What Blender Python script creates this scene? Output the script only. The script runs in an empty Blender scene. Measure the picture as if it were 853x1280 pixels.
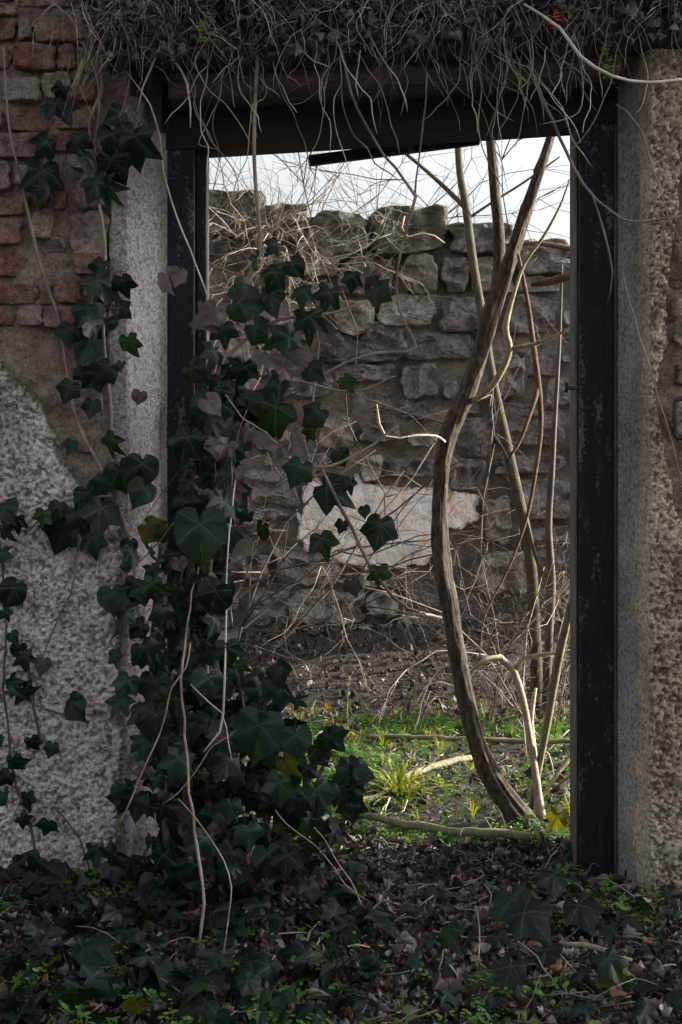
import bpy, math, random
import numpy as np
from mathutils import Matrix, Vector, Quaternion
R = random.Random(7)
NR = np.random.default_rng(7)
S = bpy.context.scene
COL = S.collection
rad = math.radians

# ------------------------------------------------------------------ camera, sky, sun
F, H, CY = 1778.0, 1.25, -4.0          # focal length in photo pixels, eye height, camera y
cam = bpy.data.cameras.new('camera'); camo = bpy.data.objects.new('camera', cam); COL.objects.link(camo)
cam.sensor_fit = 'VERTICAL'; cam.sensor_height = 36; cam.lens = 36 * F / 1280; cam.shift_y = -80 / 1280
cam.clip_start = .05; cam.clip_end = 2000
camo.location = (0, CY, H); camo.rotation_euler = (rad(90), 0, 0); S.camera = camo

SUN_DIR = Vector((4.3, 1.0, 1.5)).normalized()       # towards the sun: from the right, a little beyond the far wall
w = bpy.data.worlds.new('World'); S.world = w; w.use_nodes = True
wn = w.node_tree; bg = wn.nodes['Background']; sky = wn.nodes.new('ShaderNodeTexSky')
sky.sky_type = 'NISHITA'; sky.sun_disc = False
sky.sun_elevation = math.asin(SUN_DIR.z); sky.sun_rotation = math.atan2(SUN_DIR.x, SUN_DIR.y)
sky.air_density = 1.0; sky.dust_density = 6.0; sky.ozone_density = 1.0
hs = wn.nodes.new('ShaderNodeHueSaturation'); hs.inputs['Saturation'].default_value = .3      # thin white haze of cloud
wn.links.new(sky.outputs[0], hs.inputs['Color']); wn.links.new(hs.outputs[0], bg.inputs[0]); bg.inputs[1].default_value = .15
sl = bpy.data.lights.new('sun', 'SUN'); sl.energy = 5.0; sl.angle = rad(.5); sl.color = (1, .95, .86)
so = bpy.data.objects.new('sun', sl); COL.objects.link(so); so.rotation_euler = SUN_DIR.to_track_quat('Z', 'Y').to_euler()
so.location = (4, 4, 6)
S.view_settings.view_transform = 'Standard'; S.view_settings.look = 'None'
S.view_settings.exposure = 1.4; S.view_settings.gamma = 1
S.cycles.max_bounces = 6; S.cycles.transparent_max_bounces = 8
S.cycles.use_denoising = True

# ------------------------------------------------------------------ helpers
def P(px, py, Y):
    D = Y - CY
    return Vector(((px - 426.5) * D / F, Y, H + (560 - py) * D / F))
def U(px, Y=0.0): return px * (Y - CY) / F                 # a length in photo pixels as metres at depth Y
def sstep(a, b, x):
    t = np.clip((x - a) / (b - a), 0, 1); return t * t * (3 - 2 * t)

def _h(ix, iy, iz):
    n = (ix * 374761393 + iy * 668265263 + iz * 974634777) & 0xFFFFFFFF
    n = ((n ^ (n >> 13)) * 1274126177) & 0xFFFFFFFF
    n = ((n ^ (n >> 16)) * 2246822519) & 0xFFFFFFFF
    return ((n ^ (n >> 15)) & 0xFFFF) / 32767.5 - 1
def vn(x, y, z):
    x, y, z = np.broadcast_arrays(np.asarray(x, float), np.asarray(y, float), np.asarray(z, float))
    ix, iy, iz = (np.floor(a).astype(np.int64) for a in (x, y, z))
    fx, fy, fz = x - ix, y - iy, z - iz
    fx, fy, fz = (t * t * (3 - 2 * t) for t in (fx, fy, fz))
    def L(a, b, t): return a + (b - a) * t
    r = [L(L(_h(ix, iy, iz + k), _h(ix + 1, iy, iz + k), fx), L(_h(ix, iy + 1, iz + k), _h(ix + 1, iy + 1, iz + k), fx), fy) for k in (0, 1)]
    return L(r[0], r[1], fz)
def fbm(x, y, z, o=4):
    s = 0; a = 1; t = 0
    for k in range(o):
        s = s + a * vn(x * 2 ** k + 17 * k, y * 2 ** k, z * 2 ** k + 5 * k); t += a; a *= .5
    return s / t

def tagp(o, label=None, cat=None, group=None, kind=None):
    if label: o['label'] = label
    if cat: o['category'] = cat
    if group: o['group'] = group
    if kind: o['kind'] = kind
    return o
def thing(name, label, cat, loc=(0, 0, 0), group=None):
    o = bpy.data.objects.new(name, None); COL.objects.link(o); o.location = loc; o.empty_display_size = .1
    return tagp(o, label, cat, group)
def mesh_np(name, V, Fc, mat, smooth=True, attrs=None):
    """V (n,3); Fc list/array of faces (quads or tris arrays)."""
    me = bpy.data.meshes.new(name)
    if isinstance(Fc, np.ndarray):
        k = Fc.shape[1]; nf = len(Fc)
        me.vertices.add(len(V)); me.vertices.foreach_set('co', np.asarray(V, np.float32).ravel())
        me.loops.add(nf * k); me.loops.foreach_set('vertex_index', Fc.astype(np.int32).ravel())
        me.polygons.add(nf); me.polygons.foreach_set('loop_start', np.arange(0, nf * k, k, dtype=np.int32))
        me.polygons.foreach_set('loop_total', np.full(nf, k, dtype=np.int32))
        me.update(calc_edges=True)
    else:
        me.from_pydata([tuple(v) for v in V], [], Fc); me.update()
    me.polygons.foreach_set('use_smooth', np.full(len(me.polygons), smooth))
    for an, av in (attrs or {}).items():
        a = me.attributes.new(an, 'FLOAT', 'POINT'); a.data.foreach_set('value', np.asarray(av, np.float32))
    if mat: me.materials.append(mat)
    return me
def link(name, me, parent=None, loc=None):
    """me is in world coordinates unless loc is given (then in coordinates about loc)."""
    o = bpy.data.objects.new(name, me); COL.objects.link(o)
    if loc is not None: o.location = loc
    if parent is not None:
        o.parent = parent; p = parent; base = Vector((0, 0, 0))
        while p is not None: base += p.location; p = p.parent
        o.location = Vector(o.location) - base
    return o

class MB:
    def __init__(s): s.v = []; s.f = []; s.n = 0
    def add(s, V, Fc):
        s.v.append(np.asarray(V, float)); s.f += [tuple(i + s.n for i in f) for f in Fc]; s.n += len(V)
    def box(s, x0, x1, y0, y1, z0, z1, zr=0.0):
        """a box; zr lifts its right-hand side (x1) by that much"""
        V = [(x, y, z + (zr if x == x1 else 0)) for x in (x0, x1) for y in (y0, y1) for z in (z0, z1)]
        s.add(V, [(0, 1, 3, 2), (4, 6, 7, 5), (0, 4, 5, 1), (2, 3, 7, 6), (0, 2, 6, 4), (1, 5, 7, 3)])
    def tube(s, pts, rr, sides=6, step=None, bark=0.0, seed=0, jitter=0.0):
        pts = [Vector(p) for p in pts]
        if not hasattr(rr, '__len__'): rr = [rr] * len(pts)
        if len(pts) > 2 or step:
            q = []; r2 = []
            for i in range(len(pts) - 1):
                p0 = pts[max(i - 1, 0)]; p1 = pts[i]; p2 = pts[i + 1]; p3 = pts[min(i + 2, len(pts) - 1)]
                L = (p2 - p1).length; n = max(1, int(L / step)) if step else 2
                for k in range(n):
                    t = k / n
                    q.append(.5 * ((2 * p1) + (p2 - p0) * t + (2 * p0 - 5 * p1 + 4 * p2 - p3) * t * t + (3 * p1 - p0 - 3 * p2 + p3) * t ** 3))
                    r2.append(rr[i] + (rr[i + 1] - rr[i]) * t)
            q.append(pts[-1]); r2.append(rr[-1]); pts, rr = q, r2
        if jitter:
            pts = [p + Vector((R.uniform(-1, 1), R.uniform(-1, 1), R.uniform(-1, 1))) * jitter if 0 < i < len(pts) - 1 else p for i, p in enumerate(pts)]
        n = len(pts)
        T = [(pts[min(i + 1, n - 1)] - pts[max(i - 1, 0)]).normalized() for i in range(n)]
        a = Vector((0, 1, 0)) if abs(T[0].y) < .8 else Vector((1, 0, 0))
        u = T[0].cross(a).normalized(); V = []; dist = 0
        for i in range(n):
            if i:
                dist += (pts[i] - pts[i - 1]).length
                u = (u - T[i] * u.dot(T[i])).normalized()
            v = T[i].cross(u)
            for k in range(sides):
                an = 2 * math.pi * k / sides; V.append((pts[i], u, v, an, rr[i], dist))
        an = np.array([x[3] for x in V]); r_ = np.array([x[4] for x in V]); d = np.array([x[5] for x in V])
        if bark:
            n1 = 1 - np.abs(vn(np.cos(an) * 3.4 + seed, np.sin(an) * 3.4, d * 5 + seed)) * 3
            n2 = vn(np.cos(an) * 7 + seed, np.sin(an) * 7 + 3, d * 16)
            n1 = np.clip(n1, -1, .6)
            n3 = vn(np.cos(an) * 1.1 + seed, np.sin(an) * 1.1, d * 7)
            r_ = r_ * (1 + bark * (.65 * n1 + .45 * n2 + .8 * n3))
        Pp = np.array([tuple(x[0]) for x in V]); uu = np.array([tuple(x[1]) for x in V]); vv = np.array([tuple(x[2]) for x in V])
        W = Pp + (uu * np.cos(an)[:, None] + vv * np.sin(an)[:, None]) * r_[:, None]
        fc = []
        for i in range(n - 1):
            for k in range(sides):
                k2 = (k + 1) % sides
                fc.append((i * sides + k, i * sides + k2, (i + 1) * sides + k2, (i + 1) * sides + k))
        fc.append(tuple(range(sides))[::-1]); fc.append(tuple((n - 1) * sides + k for k in range(sides)))
        s.add(W, fc)
    def build(s, name, mat, parent=None, smooth=True, loc=None):
        V = np.concatenate(s.v)
        c = V.mean(0) if loc is None else np.array(loc)
        me = mesh_np(name, V - c, s.f, mat, smooth)
        return link(name, me, parent, loc=Vector(c))

# ------------------------------------------------------------------ materials
def newmat(name):
    m = bpy.data.materials.new(name); m.use_nodes = True; nt = m.node_tree
    return m, nt, nt.nodes['Principled BSDF']
def nd(nt, typ, ins=None, **props):
    n = nt.nodes.new(typ)
    for k, v in props.items(): setattr(n, k, v)
    for k, v in (ins or {}).items():
        if isinstance(v, bpy.types.NodeSocket): nt.links.new(v, n.inputs[k])
        else: n.inputs[k].default_value = v
    return n
def pos(nt): return nt.nodes.new('ShaderNodeNewGeometry').outputs['Position']
def objc(nt): return nt.nodes.new('ShaderNodeTexCoord').outputs['Object']
def noi(nt, vec, scale, detail=5, rough=.55, dist=0):
    return nd(nt, 'ShaderNodeTexNoise', {'Vector': vec, 'Scale': scale, 'Detail': detail, 'Roughness': rough, 'Distortion': dist}).outputs['Fac']
def stretch(nt, vec, sc):
    return nd(nt, 'ShaderNodeMapping', {'Vector': vec, 'Scale': sc}).outputs[0]
def ramp(nt, fac, stops):
    r = nt.nodes.new('ShaderNodeValToRGB'); nt.links.new(fac, r.inputs[0]); e = r.color_ramp.elements
    while len(e) < len(stops): e.new(.5)
    for el, (p, c) in zip(e, stops): el.position = p; el.color = (*c, 1) if len(c) == 3 else c
    return r.outputs[0]
def g(a): return (a, a, a)
def mix(nt, fac, a, b, mode='MIX'):
    n = nt.nodes.new('ShaderNodeMix'); n.data_type = 'RGBA'; n.blend_type = mode
    for i, v in ((0, fac), (6, a), (7, b)):
        if isinstance(v, bpy.types.NodeSocket): nt.links.new(v, n.inputs[i])
        elif i == 0: n.inputs[0].default_value = v
        else: n.inputs[i].default_value = (*v, 1)
    return n.outputs[2]
def mth(nt, op, a, b=0.0, c=0.0):
    n = nt.nodes.new('ShaderNodeMath'); n.operation = op
    for i, v in enumerate((a, b, c)):
        if isinstance(v, bpy.types.NodeSocket): nt.links.new(v, n.inputs[i])
        else: n.inputs[i].default_value = v
    return n.outputs[0]
def bump(nt, b, hs):
    last = None
    for h, st, d in hs:
        n = nd(nt, 'ShaderNodeBump', {'Height': h, 'Strength': st, 'Distance': d})
        if last: nt.links.new(last, n.inputs['Normal'])
        last = n.outputs[0]
    nt.links.new(last, b.inputs['Normal'])
def rnd_obj(nt): return nt.nodes.new('ShaderNodeObjectInfo').outputs['Random']
def attr(nt, name): return nd(nt, 'ShaderNodeAttribute', attribute_name=name).outputs['Fac']
def zof(nt, v):
    return nd(nt, 'ShaderNodeSeparateXYZ', {0: v}).outputs[2]

def m_stone(name, stops, moss_z=None, moss=(.085, .10, .02), fine=60, var=None):
    m, nt, b = newmat(name); p = pos(nt); r = rnd_obj(nt)
    base = ramp(nt, r, stops)
    n1 = noi(nt, p, 7, 6, .65, .5); n2 = noi(nt, p, fine, 6, .7)
    c = mix(nt, ramp(nt, n1, [(.38, g(0)), (.62, g(1))]), base, (.27, .25, .215))
    c = mix(nt, .5, c, base)
    c = mix(nt, .95, c, ramp(nt, n2, [(.32, g(.45)), (.5, g(1.1)), (.68, g(1.7))]), 'MULTIPLY')
    c = mix(nt, .8, c, ramp(nt, noi(nt, p, fine * 4.5, 3, .7), [(.36, g(.5)), (.5, g(1)), (.66, g(1.3))]), 'MULTIPLY')
    pits = noi(nt, p, fine * 2.3, 3, .6)
    c = mix(nt, ramp(nt, pits, [(.28, g(.7)), (.40, g(0))]), c, (.035, .03, .028))
    if moss_z is not None:
        mz = mth(nt, 'MULTIPLY_ADD', zof(nt, p), .42, -moss_z * .42)
        mn = mth(nt, 'ADD', noi(nt, p, 3.2, 5, .6), mz)
        c = mix(nt, ramp(nt, mn, [(.60, g(0)), (.74, g(.75))]), c, moss)
    nt.links.new(c, b.inputs['Base Color']); b.inputs['Roughness'].default_value = .92
    b.inputs['Specular IOR Level'].default_value = .25
    bump(nt, b, [(noi(nt, p, fine * .35, 7, .66, .6), 1, .03), (n2, 1, .012)])
    return m
STONE_FAR = m_stone('weathered_rubble_stone', [(0, (.075, .058, .064)), (.2, (.16, .142, .152)), (.42, (.27, .245, .215)), (.6, (.10, .082, .09)), (.8, (.22, .20, .205)), (1, (.38, .35, .31))], 2.0, moss=(.045, .048, .022), fine=38)  # moss tone darkened to paint backlit shade along the wall top
STONE_PALE = m_stone('pale_limestone_rubble', [(0, (.30, .28, .25)), (.4, (.22, .21, .21)), (1, (.42, .40, .35))], fine=38)
STONE_NEAR = m_stone('grey_brown_stone', [(0, (.20, .15, .13)), (.5, (.27, .20, .165)), (1, (.30, .26, .22))])
BRICK = m_stone('old_red_brick', [(0, (.17, .06, .048)), (.5, (.23, .095, .075)), (1, (.24, .14, .115))])
BRICK_DULL = m_stone('weathered_pale_brick', [(0, (.20, .092, .07)), (.5, (.24, .13, .10)), (1, (.27, .18, .145))])
BRICK_MOSS = m_stone('mossy_pale_stone', [(0, (.26, .25, .15)), (1, (.30, .28, .17))])

def m_mortar(name, a, b_, moss_z=None):
    m, nt, b = newmat(name); p = pos(nt)
    n1 = noi(nt, p, 5, 6, .6, .4); n2 = noi(nt, p, 70, 6, .7)
    c = mix(nt, ramp(nt, n1, [(.35, g(0)), (.65, g(1))]), a, b_)
    c = mix(nt, .9, c, ramp(nt, n2, [(.32, g(.45)), (.48, g(1.1)), (.66, g(1.5))]), 'MULTIPLY')
    c = mix(nt, .7, c, ramp(nt, noi(nt, p, 180, 3, .7), [(.36, g(.5)), (.5, g(1)), (.66, g(1.3))]), 'MULTIPLY')
    if moss_z is not None:
        mn = mth(nt, 'ADD', noi(nt, p, 3.0, 5, .6), mth(nt, 'MULTIPLY_ADD', zof(nt, p), .42, -moss_z * .42))
        c = mix(nt, ramp(nt, mn, [(.58, g(0)), (.72, g(.6))]), c, (.045, .048, .022))  # real moss, its colour darkened to carry the top's backlit shade
    nt.links.new(c, b.inputs['Base Color']); b.inputs['Roughness'].default_value = .95
    b.inputs['Specular IOR Level'].default_value = .2
    bump(nt, b, [(noi(nt, p, 24, 7, .7, .5), 1, .022), (n2, 1, .012)])
    return m
MORTAR_NEAR = m_mortar('crumbling_tan_mortar', (.19, .135, .108), (.32, .26, .215))
MORTAR_FAR = m_mortar('sandy_grey_mortar', (.12, .105, .095), (.27, .24, .205), 1.95)

def m_roughcast(name, a, b_, pit_dirt_shade, spot=None, patch=False):
    m, nt, b = newmat(name); p = pos(nt)
    n1 = noi(nt, p, 2.6, 5, .6, .3); n2 = noi(nt, p, 85, 4, .65)
    c = mix(nt, ramp(nt, n1, [(.35, g(0)), (.65, g(1))]), a, b_)
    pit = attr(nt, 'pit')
    c = mix(nt, ramp(nt, pit, [(0, g(0)), (1, g(.65))]), c, pit_dirt_shade)  # dirt, and the shade of the hollows painted in with it
    st = noi(nt, stretch(nt, p, (3.5, 3.5, .7)), 1.6, 5, .6, .5)
    c = mix(nt, ramp(nt, st, [(.54, g(0)), (.68, g(.55))]), c, (.20, .155, .12))
    c = mix(nt, .9, c, ramp(nt, n2, [(.34, g(.35)), (.48, g(.95)), (.66, g(1.3))]), 'MULTIPLY')
    c = mix(nt, .8, c, ramp(nt, noi(nt, p, 210, 3, .7), [(.36, g(.45)), (.5, g(1)), (.66, g(1.25))]), 'MULTIPLY')
    e = mth(nt, 'ADD', attr(nt, 'edge'), mth(nt, 'MULTIPLY_ADD', noi(nt, p, 14, 5), 1.6, -.9))
    c = mix(nt, ramp(nt, e, [(.55, g(0)), (.95, g(.85))]), c, (.12, .12, .04))
    if spot:
        d = nd(nt, 'ShaderNodeVectorMath', {0: p, 1: spot}, operation='DISTANCE').outputs['Value']
        s = mth(nt, 'ADD', mth(nt, 'MULTIPLY', d, 14), noi(nt, p, 40, 4))
        c = mix(nt, ramp(nt, s, [(.62, g(.85)), (.95, g(0))]), c, (.22, .05, .02))
    nt.links.new(c, b.inputs['Base Color']); b.inputs['Roughness'].default_value = .95
    b.inputs['Specular IOR Level'].default_value = .2
    bump(nt, b, [(n2, 1, .012), (noi(nt, p, 240, 3), 1, .005)])
    return m
ROUGH_L = m_roughcast('pale_roughcast_plaster', (.62, .575, .53), (.78, .73, .68), (.14, .11, .09), tuple(P(42, 610, 0)))
ROUGH_R = m_roughcast('brownish_roughcast_plaster', (.40, .32, .24), (.62, .53, .42), (.10, .075, .055))
SMOOTH_PL = m_roughcast('grey_smooth_render', (.28, .265, .265), (.44, .42, .415), (.16, .14, .13))

def m_patch():
    m, nt, b = newmat('stained_white_limewash'); p = pos(nt)
    n1 = noi(nt, stretch(nt, p, (9, 9, 3)), 1.6, 6, .65, .6); n2 = noi(nt, p, 22, 5, .7)
    c = ramp(nt, n1, [(.3, (.66, .67, .70)), (.48, (.88, .86, .82)), (.60, (.78, .62, .48)), (.74, (.60, .42, .30))])
    c = mix(nt, ramp(nt, n2, [(.28, g(.8)), (.42, g(0))]), c, (.25, .22, .16))
    c = mix(nt, ramp(nt, noi(nt, p, 5, 4), [(.6, g(0)), (.7, g(.6))]), c, (.30, .30, .17))
    e = mth(nt, 'ADD', attr(nt, 'edge'), mth(nt, 'MULTIPLY_ADD', noi(nt, p, 18, 5), 1.4, -.8))
    c = mix(nt, ramp(nt, e, [(.55, g(0)), (.9, g(.85))]), c, (.26, .21, .16))
    nt.links.new(c, b.inputs['Base Color']); b.inputs['Roughness'].default_value = .9
    bump(nt, b, [(n2, 1, .02)]); return m
LIME = m_patch()

def m_paint():
    m, nt, b = newmat('chipped_blue_black_paint'); p = objc(nt)
    q = stretch(nt, p, (30, 30, 3)); n1 = noi(nt, q, 1.6, 6, .7); n2 = noi(nt, p, 90, 4, .8)
    c = ramp(nt, n1, [(.35, (.004, .0045, .008)), (.55, (.008, .009, .017)), (.75, (.016, .018, .030))])
    chip = mth(nt, 'ADD', mth(nt, 'MULTIPLY', noi(nt, stretch(nt, p, (14, 14, 3)), 2, 5), .65), mth(nt, 'MULTIPLY', n2, .55))
    c = mix(nt, ramp(nt, chip, [(.675, g(0)), (.70, g(.8))]), c, (.12, .105, .10))
    c = mix(nt, ramp(nt, noi(nt, p, 23, 4, .8), [(.70, g(0)), (.74, g(.7))]), c, (.10, .02, .015))
    nt.links.new(c, b.inputs['Base Color'])
    nt.links.new(ramp(nt, n1, [(.3, g(.42)), (.7, g(.75))]), b.inputs['Roughness'])
    b.inputs['Specular IOR Level'].default_value = .25
    bump(nt, b, [(n1, 1, .008), (n2, .8, .003)]); return m
PAINT = m_paint()
def m_wood(name, a, b_, sc=(3, 30, 30), rough=.85):
    m, nt, b = newmat(name); p = objc(nt)
    n1 = noi(nt, stretch(nt, p, sc), 1.8, 7, .7, .6)
    c = ramp(nt, n1, [(.32, a), (.68, b_)])
    c = mix(nt, .6, c, ramp(nt, noi(nt, p, 60, 5, .7), [(.3, g(.5)), (.65, g(1.2))]), 'MULTIPLY')
    nt.links.new(c, b.inputs['Base Color']); b.inputs['Roughness'].default_value = rough
    bump(nt, b, [(n1, 1, .008)]); return m
BEAM = m_wood('old_brown_timber', (.018, .011, .008), (.10, .06, .043))
SHADE_TIMBER = m_wood('soffit_shade_timber', (.004, .004, .005), (.018, .014, .014))  # near-black colour paints the soffit's shade onto the head
BARE = m_wood('grey_bare_timber', (.05, .045, .045), (.17, .15, .13), (30, 30, 3))
def m_bark(name, a, b_, lich=None):
    m, nt, b = newmat(name); p = objc(nt)
    n1 = noi(nt, stretch(nt, p, (60, 60, 16)), 1.3, 7, .75, .8); n2 = noi(nt, p, 75, 5, .75)
    c = ramp(nt, n1, [(.40, a), (.62, b_)])
    c = mix(nt, .6, c, ramp(nt, n2, [(.3, g(.5)), (.65, g(1.25))]), 'MULTIPLY')
    if lich: c = mix(nt, ramp(nt, noi(nt, p, 9, 5, .6), [(.5, g(0)), (.62, g(.75))]), c, lich)
    nt.links.new(c, b.inputs['Base Color']); b.inputs['Roughness'].default_value = .85
    b.inputs['Specular IOR Level'].default_value = .3
    bump(nt, b, [(n1, 1, .006), (n2, .5, .003)]); return m
BARK = m_bark('ridged_brown_bark', (.018, .013, .010), (.125, .094, .070))
BARK2 = m_bark('smooth_olive_bark', (.045, .036, .025), (.11, .09, .062), (.10, .10, .05))
RED = m_bark('reddish_dead_wood', (.06, .032, .022), (.17, .105, .07))
PALE = m_bark('bleached_dead_wood', (.26, .21, .14), (.50, .43, .31))
LICHEN = m_bark('yellow_green_lichen_wood', (.16, .15, .08), (.36, .33, .20))
LOGM = m_bark('grey_green_log_bark', (.13, .11, .07), (.30, .27, .18), (.20, .22, .09))
def m_twig(name, a, b_, rough=.7):
    m, nt, b = newmat(name); p = pos(nt)
    c = ramp(nt, noi(nt, p, 11, 4, .7), [(.35, a), (.65, b_)])
    nt.links.new(c, b.inputs['Base Color']); b.inputs['Roughness'].default_value = rough; return m
TWIG = m_twig('dry_tan_twig', (.10, .075, .055), (.32, .26, .20))
STRAW = m_twig('bleached_straw_stem', (.26, .23, .19), (.52, .47, .40), .55)
TWIGDARK = m_twig('dark_thin_twig', (.035, .025, .02), (.10, .075, .06))
VINE = m_twig('grey_brown_vine_stem', (.08, .06, .05), (.24, .20, .165))
IRON = m_twig('black_rusty_iron', (.012, .011, .012), (.03, .024, .022), .6)

def m_leaf(name, stops, vein=None, use_attr=False, rough=.42, transl=.3, trcol=None, spec=.5):
    m, nt, b = newmat(name); r = attr(nt, 'rnd') if use_attr else rnd_obj(nt)
    c = ramp(nt, r, stops)
    p = pos(nt)
    c = mix(nt, .7, c, ramp(nt, noi(nt, p, 45, 4, .6), [(.3, g(.55)), (.65, g(1.3))]), 'MULTIPLY')
    if vein:
        uv = nt.nodes.new('ShaderNodeUVMap').outputs[0]; sp = nd(nt, 'ShaderNodeSeparateXYZ', {0: uv})
        x = mth(nt, 'ABSOLUTE', mth(nt, 'MULTIPLY_ADD', sp.outputs[0], 2, -1)); y = mth(nt, 'MULTIPLY_ADD', sp.outputs[1], 2, -1)
        wob = mth(nt, 'MULTIPLY_ADD', noi(nt, uv, 7, 2), .14, -.07); x = mth(nt, 'ADD', x, wob)
        tot = None
        for a, w_ in ((0, .022), (rad(52), .019), (rad(116), .016)):
            ca, sa = math.cos(a), math.sin(a)
            per = mth(nt, 'ABSOLUTE', mth(nt, 'SUBTRACT', mth(nt, 'MULTIPLY', x, ca), mth(nt, 'MULTIPLY', y, sa)))
            al = mth(nt, 'ADD', mth(nt, 'MULTIPLY', x, sa), mth(nt, 'MULTIPLY', y, ca))
            wd = mth(nt, 'MULTIPLY_ADD', al, -w_ * .85, w_)
            k = mth(nt, 'MULTIPLY', mth(nt, 'LESS_THAN', per, wd), mth(nt, 'GREATER_THAN', al, 0))
            # side veins branching off each main vein
            sv = mth(nt, 'ABSOLUTE', mth(nt, 'SUBTRACT', mth(nt, 'FRACT', mth(nt, 'MULTIPLY', mth(nt, 'SUBTRACT', al, mth(nt, 'MULTIPLY', per, .9)), 5.5)), .5))
            k2 = mth(nt, 'MULTIPLY', mth(nt, 'LESS_THAN', sv, .045), mth(nt, 'MULTIPLY', mth(nt, 'LESS_THAN', per, .20), mth(nt, 'GREATER_THAN', al, .1)))
            k = mth(nt, 'MAXIMUM', k, mth(nt, 'MULTIPLY', k2, .35))
            tot = k if tot is None else mth(nt, 'MAXIMUM', tot, k)
        c = mix(nt, mth(nt, 'MULTIPLY', tot, .55), c, vein)
    nt.links.new(c, b.inputs['Base Color']); b.inputs['Roughness'].default_value = rough
    b.inputs['Specular IOR Level'].default_value = spec
    bump(nt, b, [(noi(nt, p, 60, 3), .5, .004)])
    if transl:
        tr = nt.nodes.new('ShaderNodeBsdfTranslucent')
        tc = mix(nt, 1, c, trcol or (1.6, 2.2, .8), 'MULTIPLY'); nt.links.new(tc, tr.inputs[0])
        ms = nt.nodes.new('ShaderNodeMixShader'); ms.inputs[0].default_value = transl
        nt.links.new(b.outputs[0], ms.inputs[1]); nt.links.new(tr.outputs[0], ms.inputs[2])
        nt.links.new(ms.outputs[0], nt.nodes['Material Output'].inputs[0])
    return m
IVY_STOPS = [(0, (.0025, .006, .005)), (.45, (.005, .0125, .009)), (.8, (.009, .020, .013)), (.975, (.014, .028, .023)), (.985, (.03, .038, .012)), (1, (.06, .058, .014))]
IVY = m_leaf('dark_glossy_ivy', IVY_STOPS, (.035, .07, .045), transl=.14, rough=.42, trcol=(6, 5.5, 1), spec=.2)
IVY_S = m_leaf('dark_glossy_ivy_mass', IVY_STOPS, (.035, .07, .045), use_attr=True, transl=.06, spec=.12)
DEADIVY = m_leaf('withered_mauve_leaf', [(0, (.03, .023, .023)), (.5, (.065, .05, .052)), (1, (.13, .105, .115))], (.12, .10, .10), rough=.75, trcol=(1.4, 1.2, 1))
LITTER = m_leaf('dead_leaf_litter', [(0, (.022, .018, .017)), (.45, (.045, .038, .035)), (.75, (.11, .095, .09)), (.94, (.28, .255, .25)), (.965, (.42, .38, .37)), (1, (.22, .09, .045))], None, True, .6, .15, (1.3, 1.1, .9), .4)
GREEN = m_leaf('fresh_green_herb', [(0, (.04, .10, .028)), (.6, (.08, .17, .035)), (1, (.16, .23, .04))], None, True, .5, .4, (1.4, 1.7, .5))
DRYLEAF = m_leaf('grey_withered_leaf', [(0, (.035, .03, .032)), (.7, (.085, .07, .072)), (1, (.18, .15, .145))], None, True, .7, .1, (1.2, 1.1, 1))
REDLEAF = m_leaf('red_herb_leaf', [(0, (.32, .05, .04)), (1, (.45, .12, .07))], None, True, .5, .3, (1.4, .8, .6))
FERN = m_leaf('yellow_green_fern', [(0, (.13, .17, .03)), (.7, (.25, .26, .04)), (1, (.38, .28, .05))], None, True, .6, .4, (1.3, 1.4, .5))
m_, nt, b = newmat('dark_forest_soil'); p = pos(nt); n2 = noi(nt, p, 26, 8, .75)
nt.links.new(ramp(nt, n2, [(.3, (.016, .012, .009)), (.55, (.05, .038, .03)), (.72, (.11, .09, .072))]), b.inputs['Base Color'])
b.inputs['Roughness'].default_value = .95; bump(nt, b, [(n2, 1, .04)]); SOIL = m_
MOSS = m_twig('mossy_cushion', (.06, .075, .015), (.19, .19, .04), .9)
ASH = m_stone('pale_flat_stone', [(0, (.34, .35, .30)), (1, (.36, .36, .32))])

# ------------------------------------------------------------------ ground
def gz(x, y):
    x = np.asarray(x, float); y = np.asarray(y, float)
    z = .025 * fbm(x * 1.3, y * 1.3, 3.3, 3) + .012 * fbm(x * 7, y * 7, 9, 2)
    z = z + .17 * sstep(2.7, 4.4, y) * (1 + .35 * vn(x * 1.5, y * 1.5, 1)) * (1 - sstep(5.2, 9, y) * .5)
    z = z + .02 * sstep(.3, -.9, x) * sstep(-1.0, -.1, y) * (1 - sstep(.6, 1.6, y))
    near = 1 - sstep(9, 16, np.hypot(x, y))
    return z * near
xs = np.unique(np.concatenate([np.linspace(-4, 4, 161), [-600, -200, -60, -25, -14, -9, -6.5, -5, 5, 6.5, 9, 14, 25, 60, 200, 600]]))
ys = np.unique(np.concatenate([np.linspace(-4, 6, 201), [-600, -200, -60, -20, -10, -6.5, -5, 7, 8.5, 11, 16, 30, 80, 250, 600]]))
GX, GY = np.meshgrid(xs, ys, indexing='ij'); V = np.stack([GX, GY, gz(GX, GY)], -1).reshape(-1, 3)
nx, ny = len(xs), len(ys); I = np.arange(nx * ny).reshape(nx, ny)
Q = np.stack([I[:-1, :-1], I[1:, :-1], I[1:, 1:], I[:-1, 1:]], -1).reshape(-1, 4)
ground = link('ground', mesh_np('ground', V, Q, SOIL)); ground['kind'] = 'structure'

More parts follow.
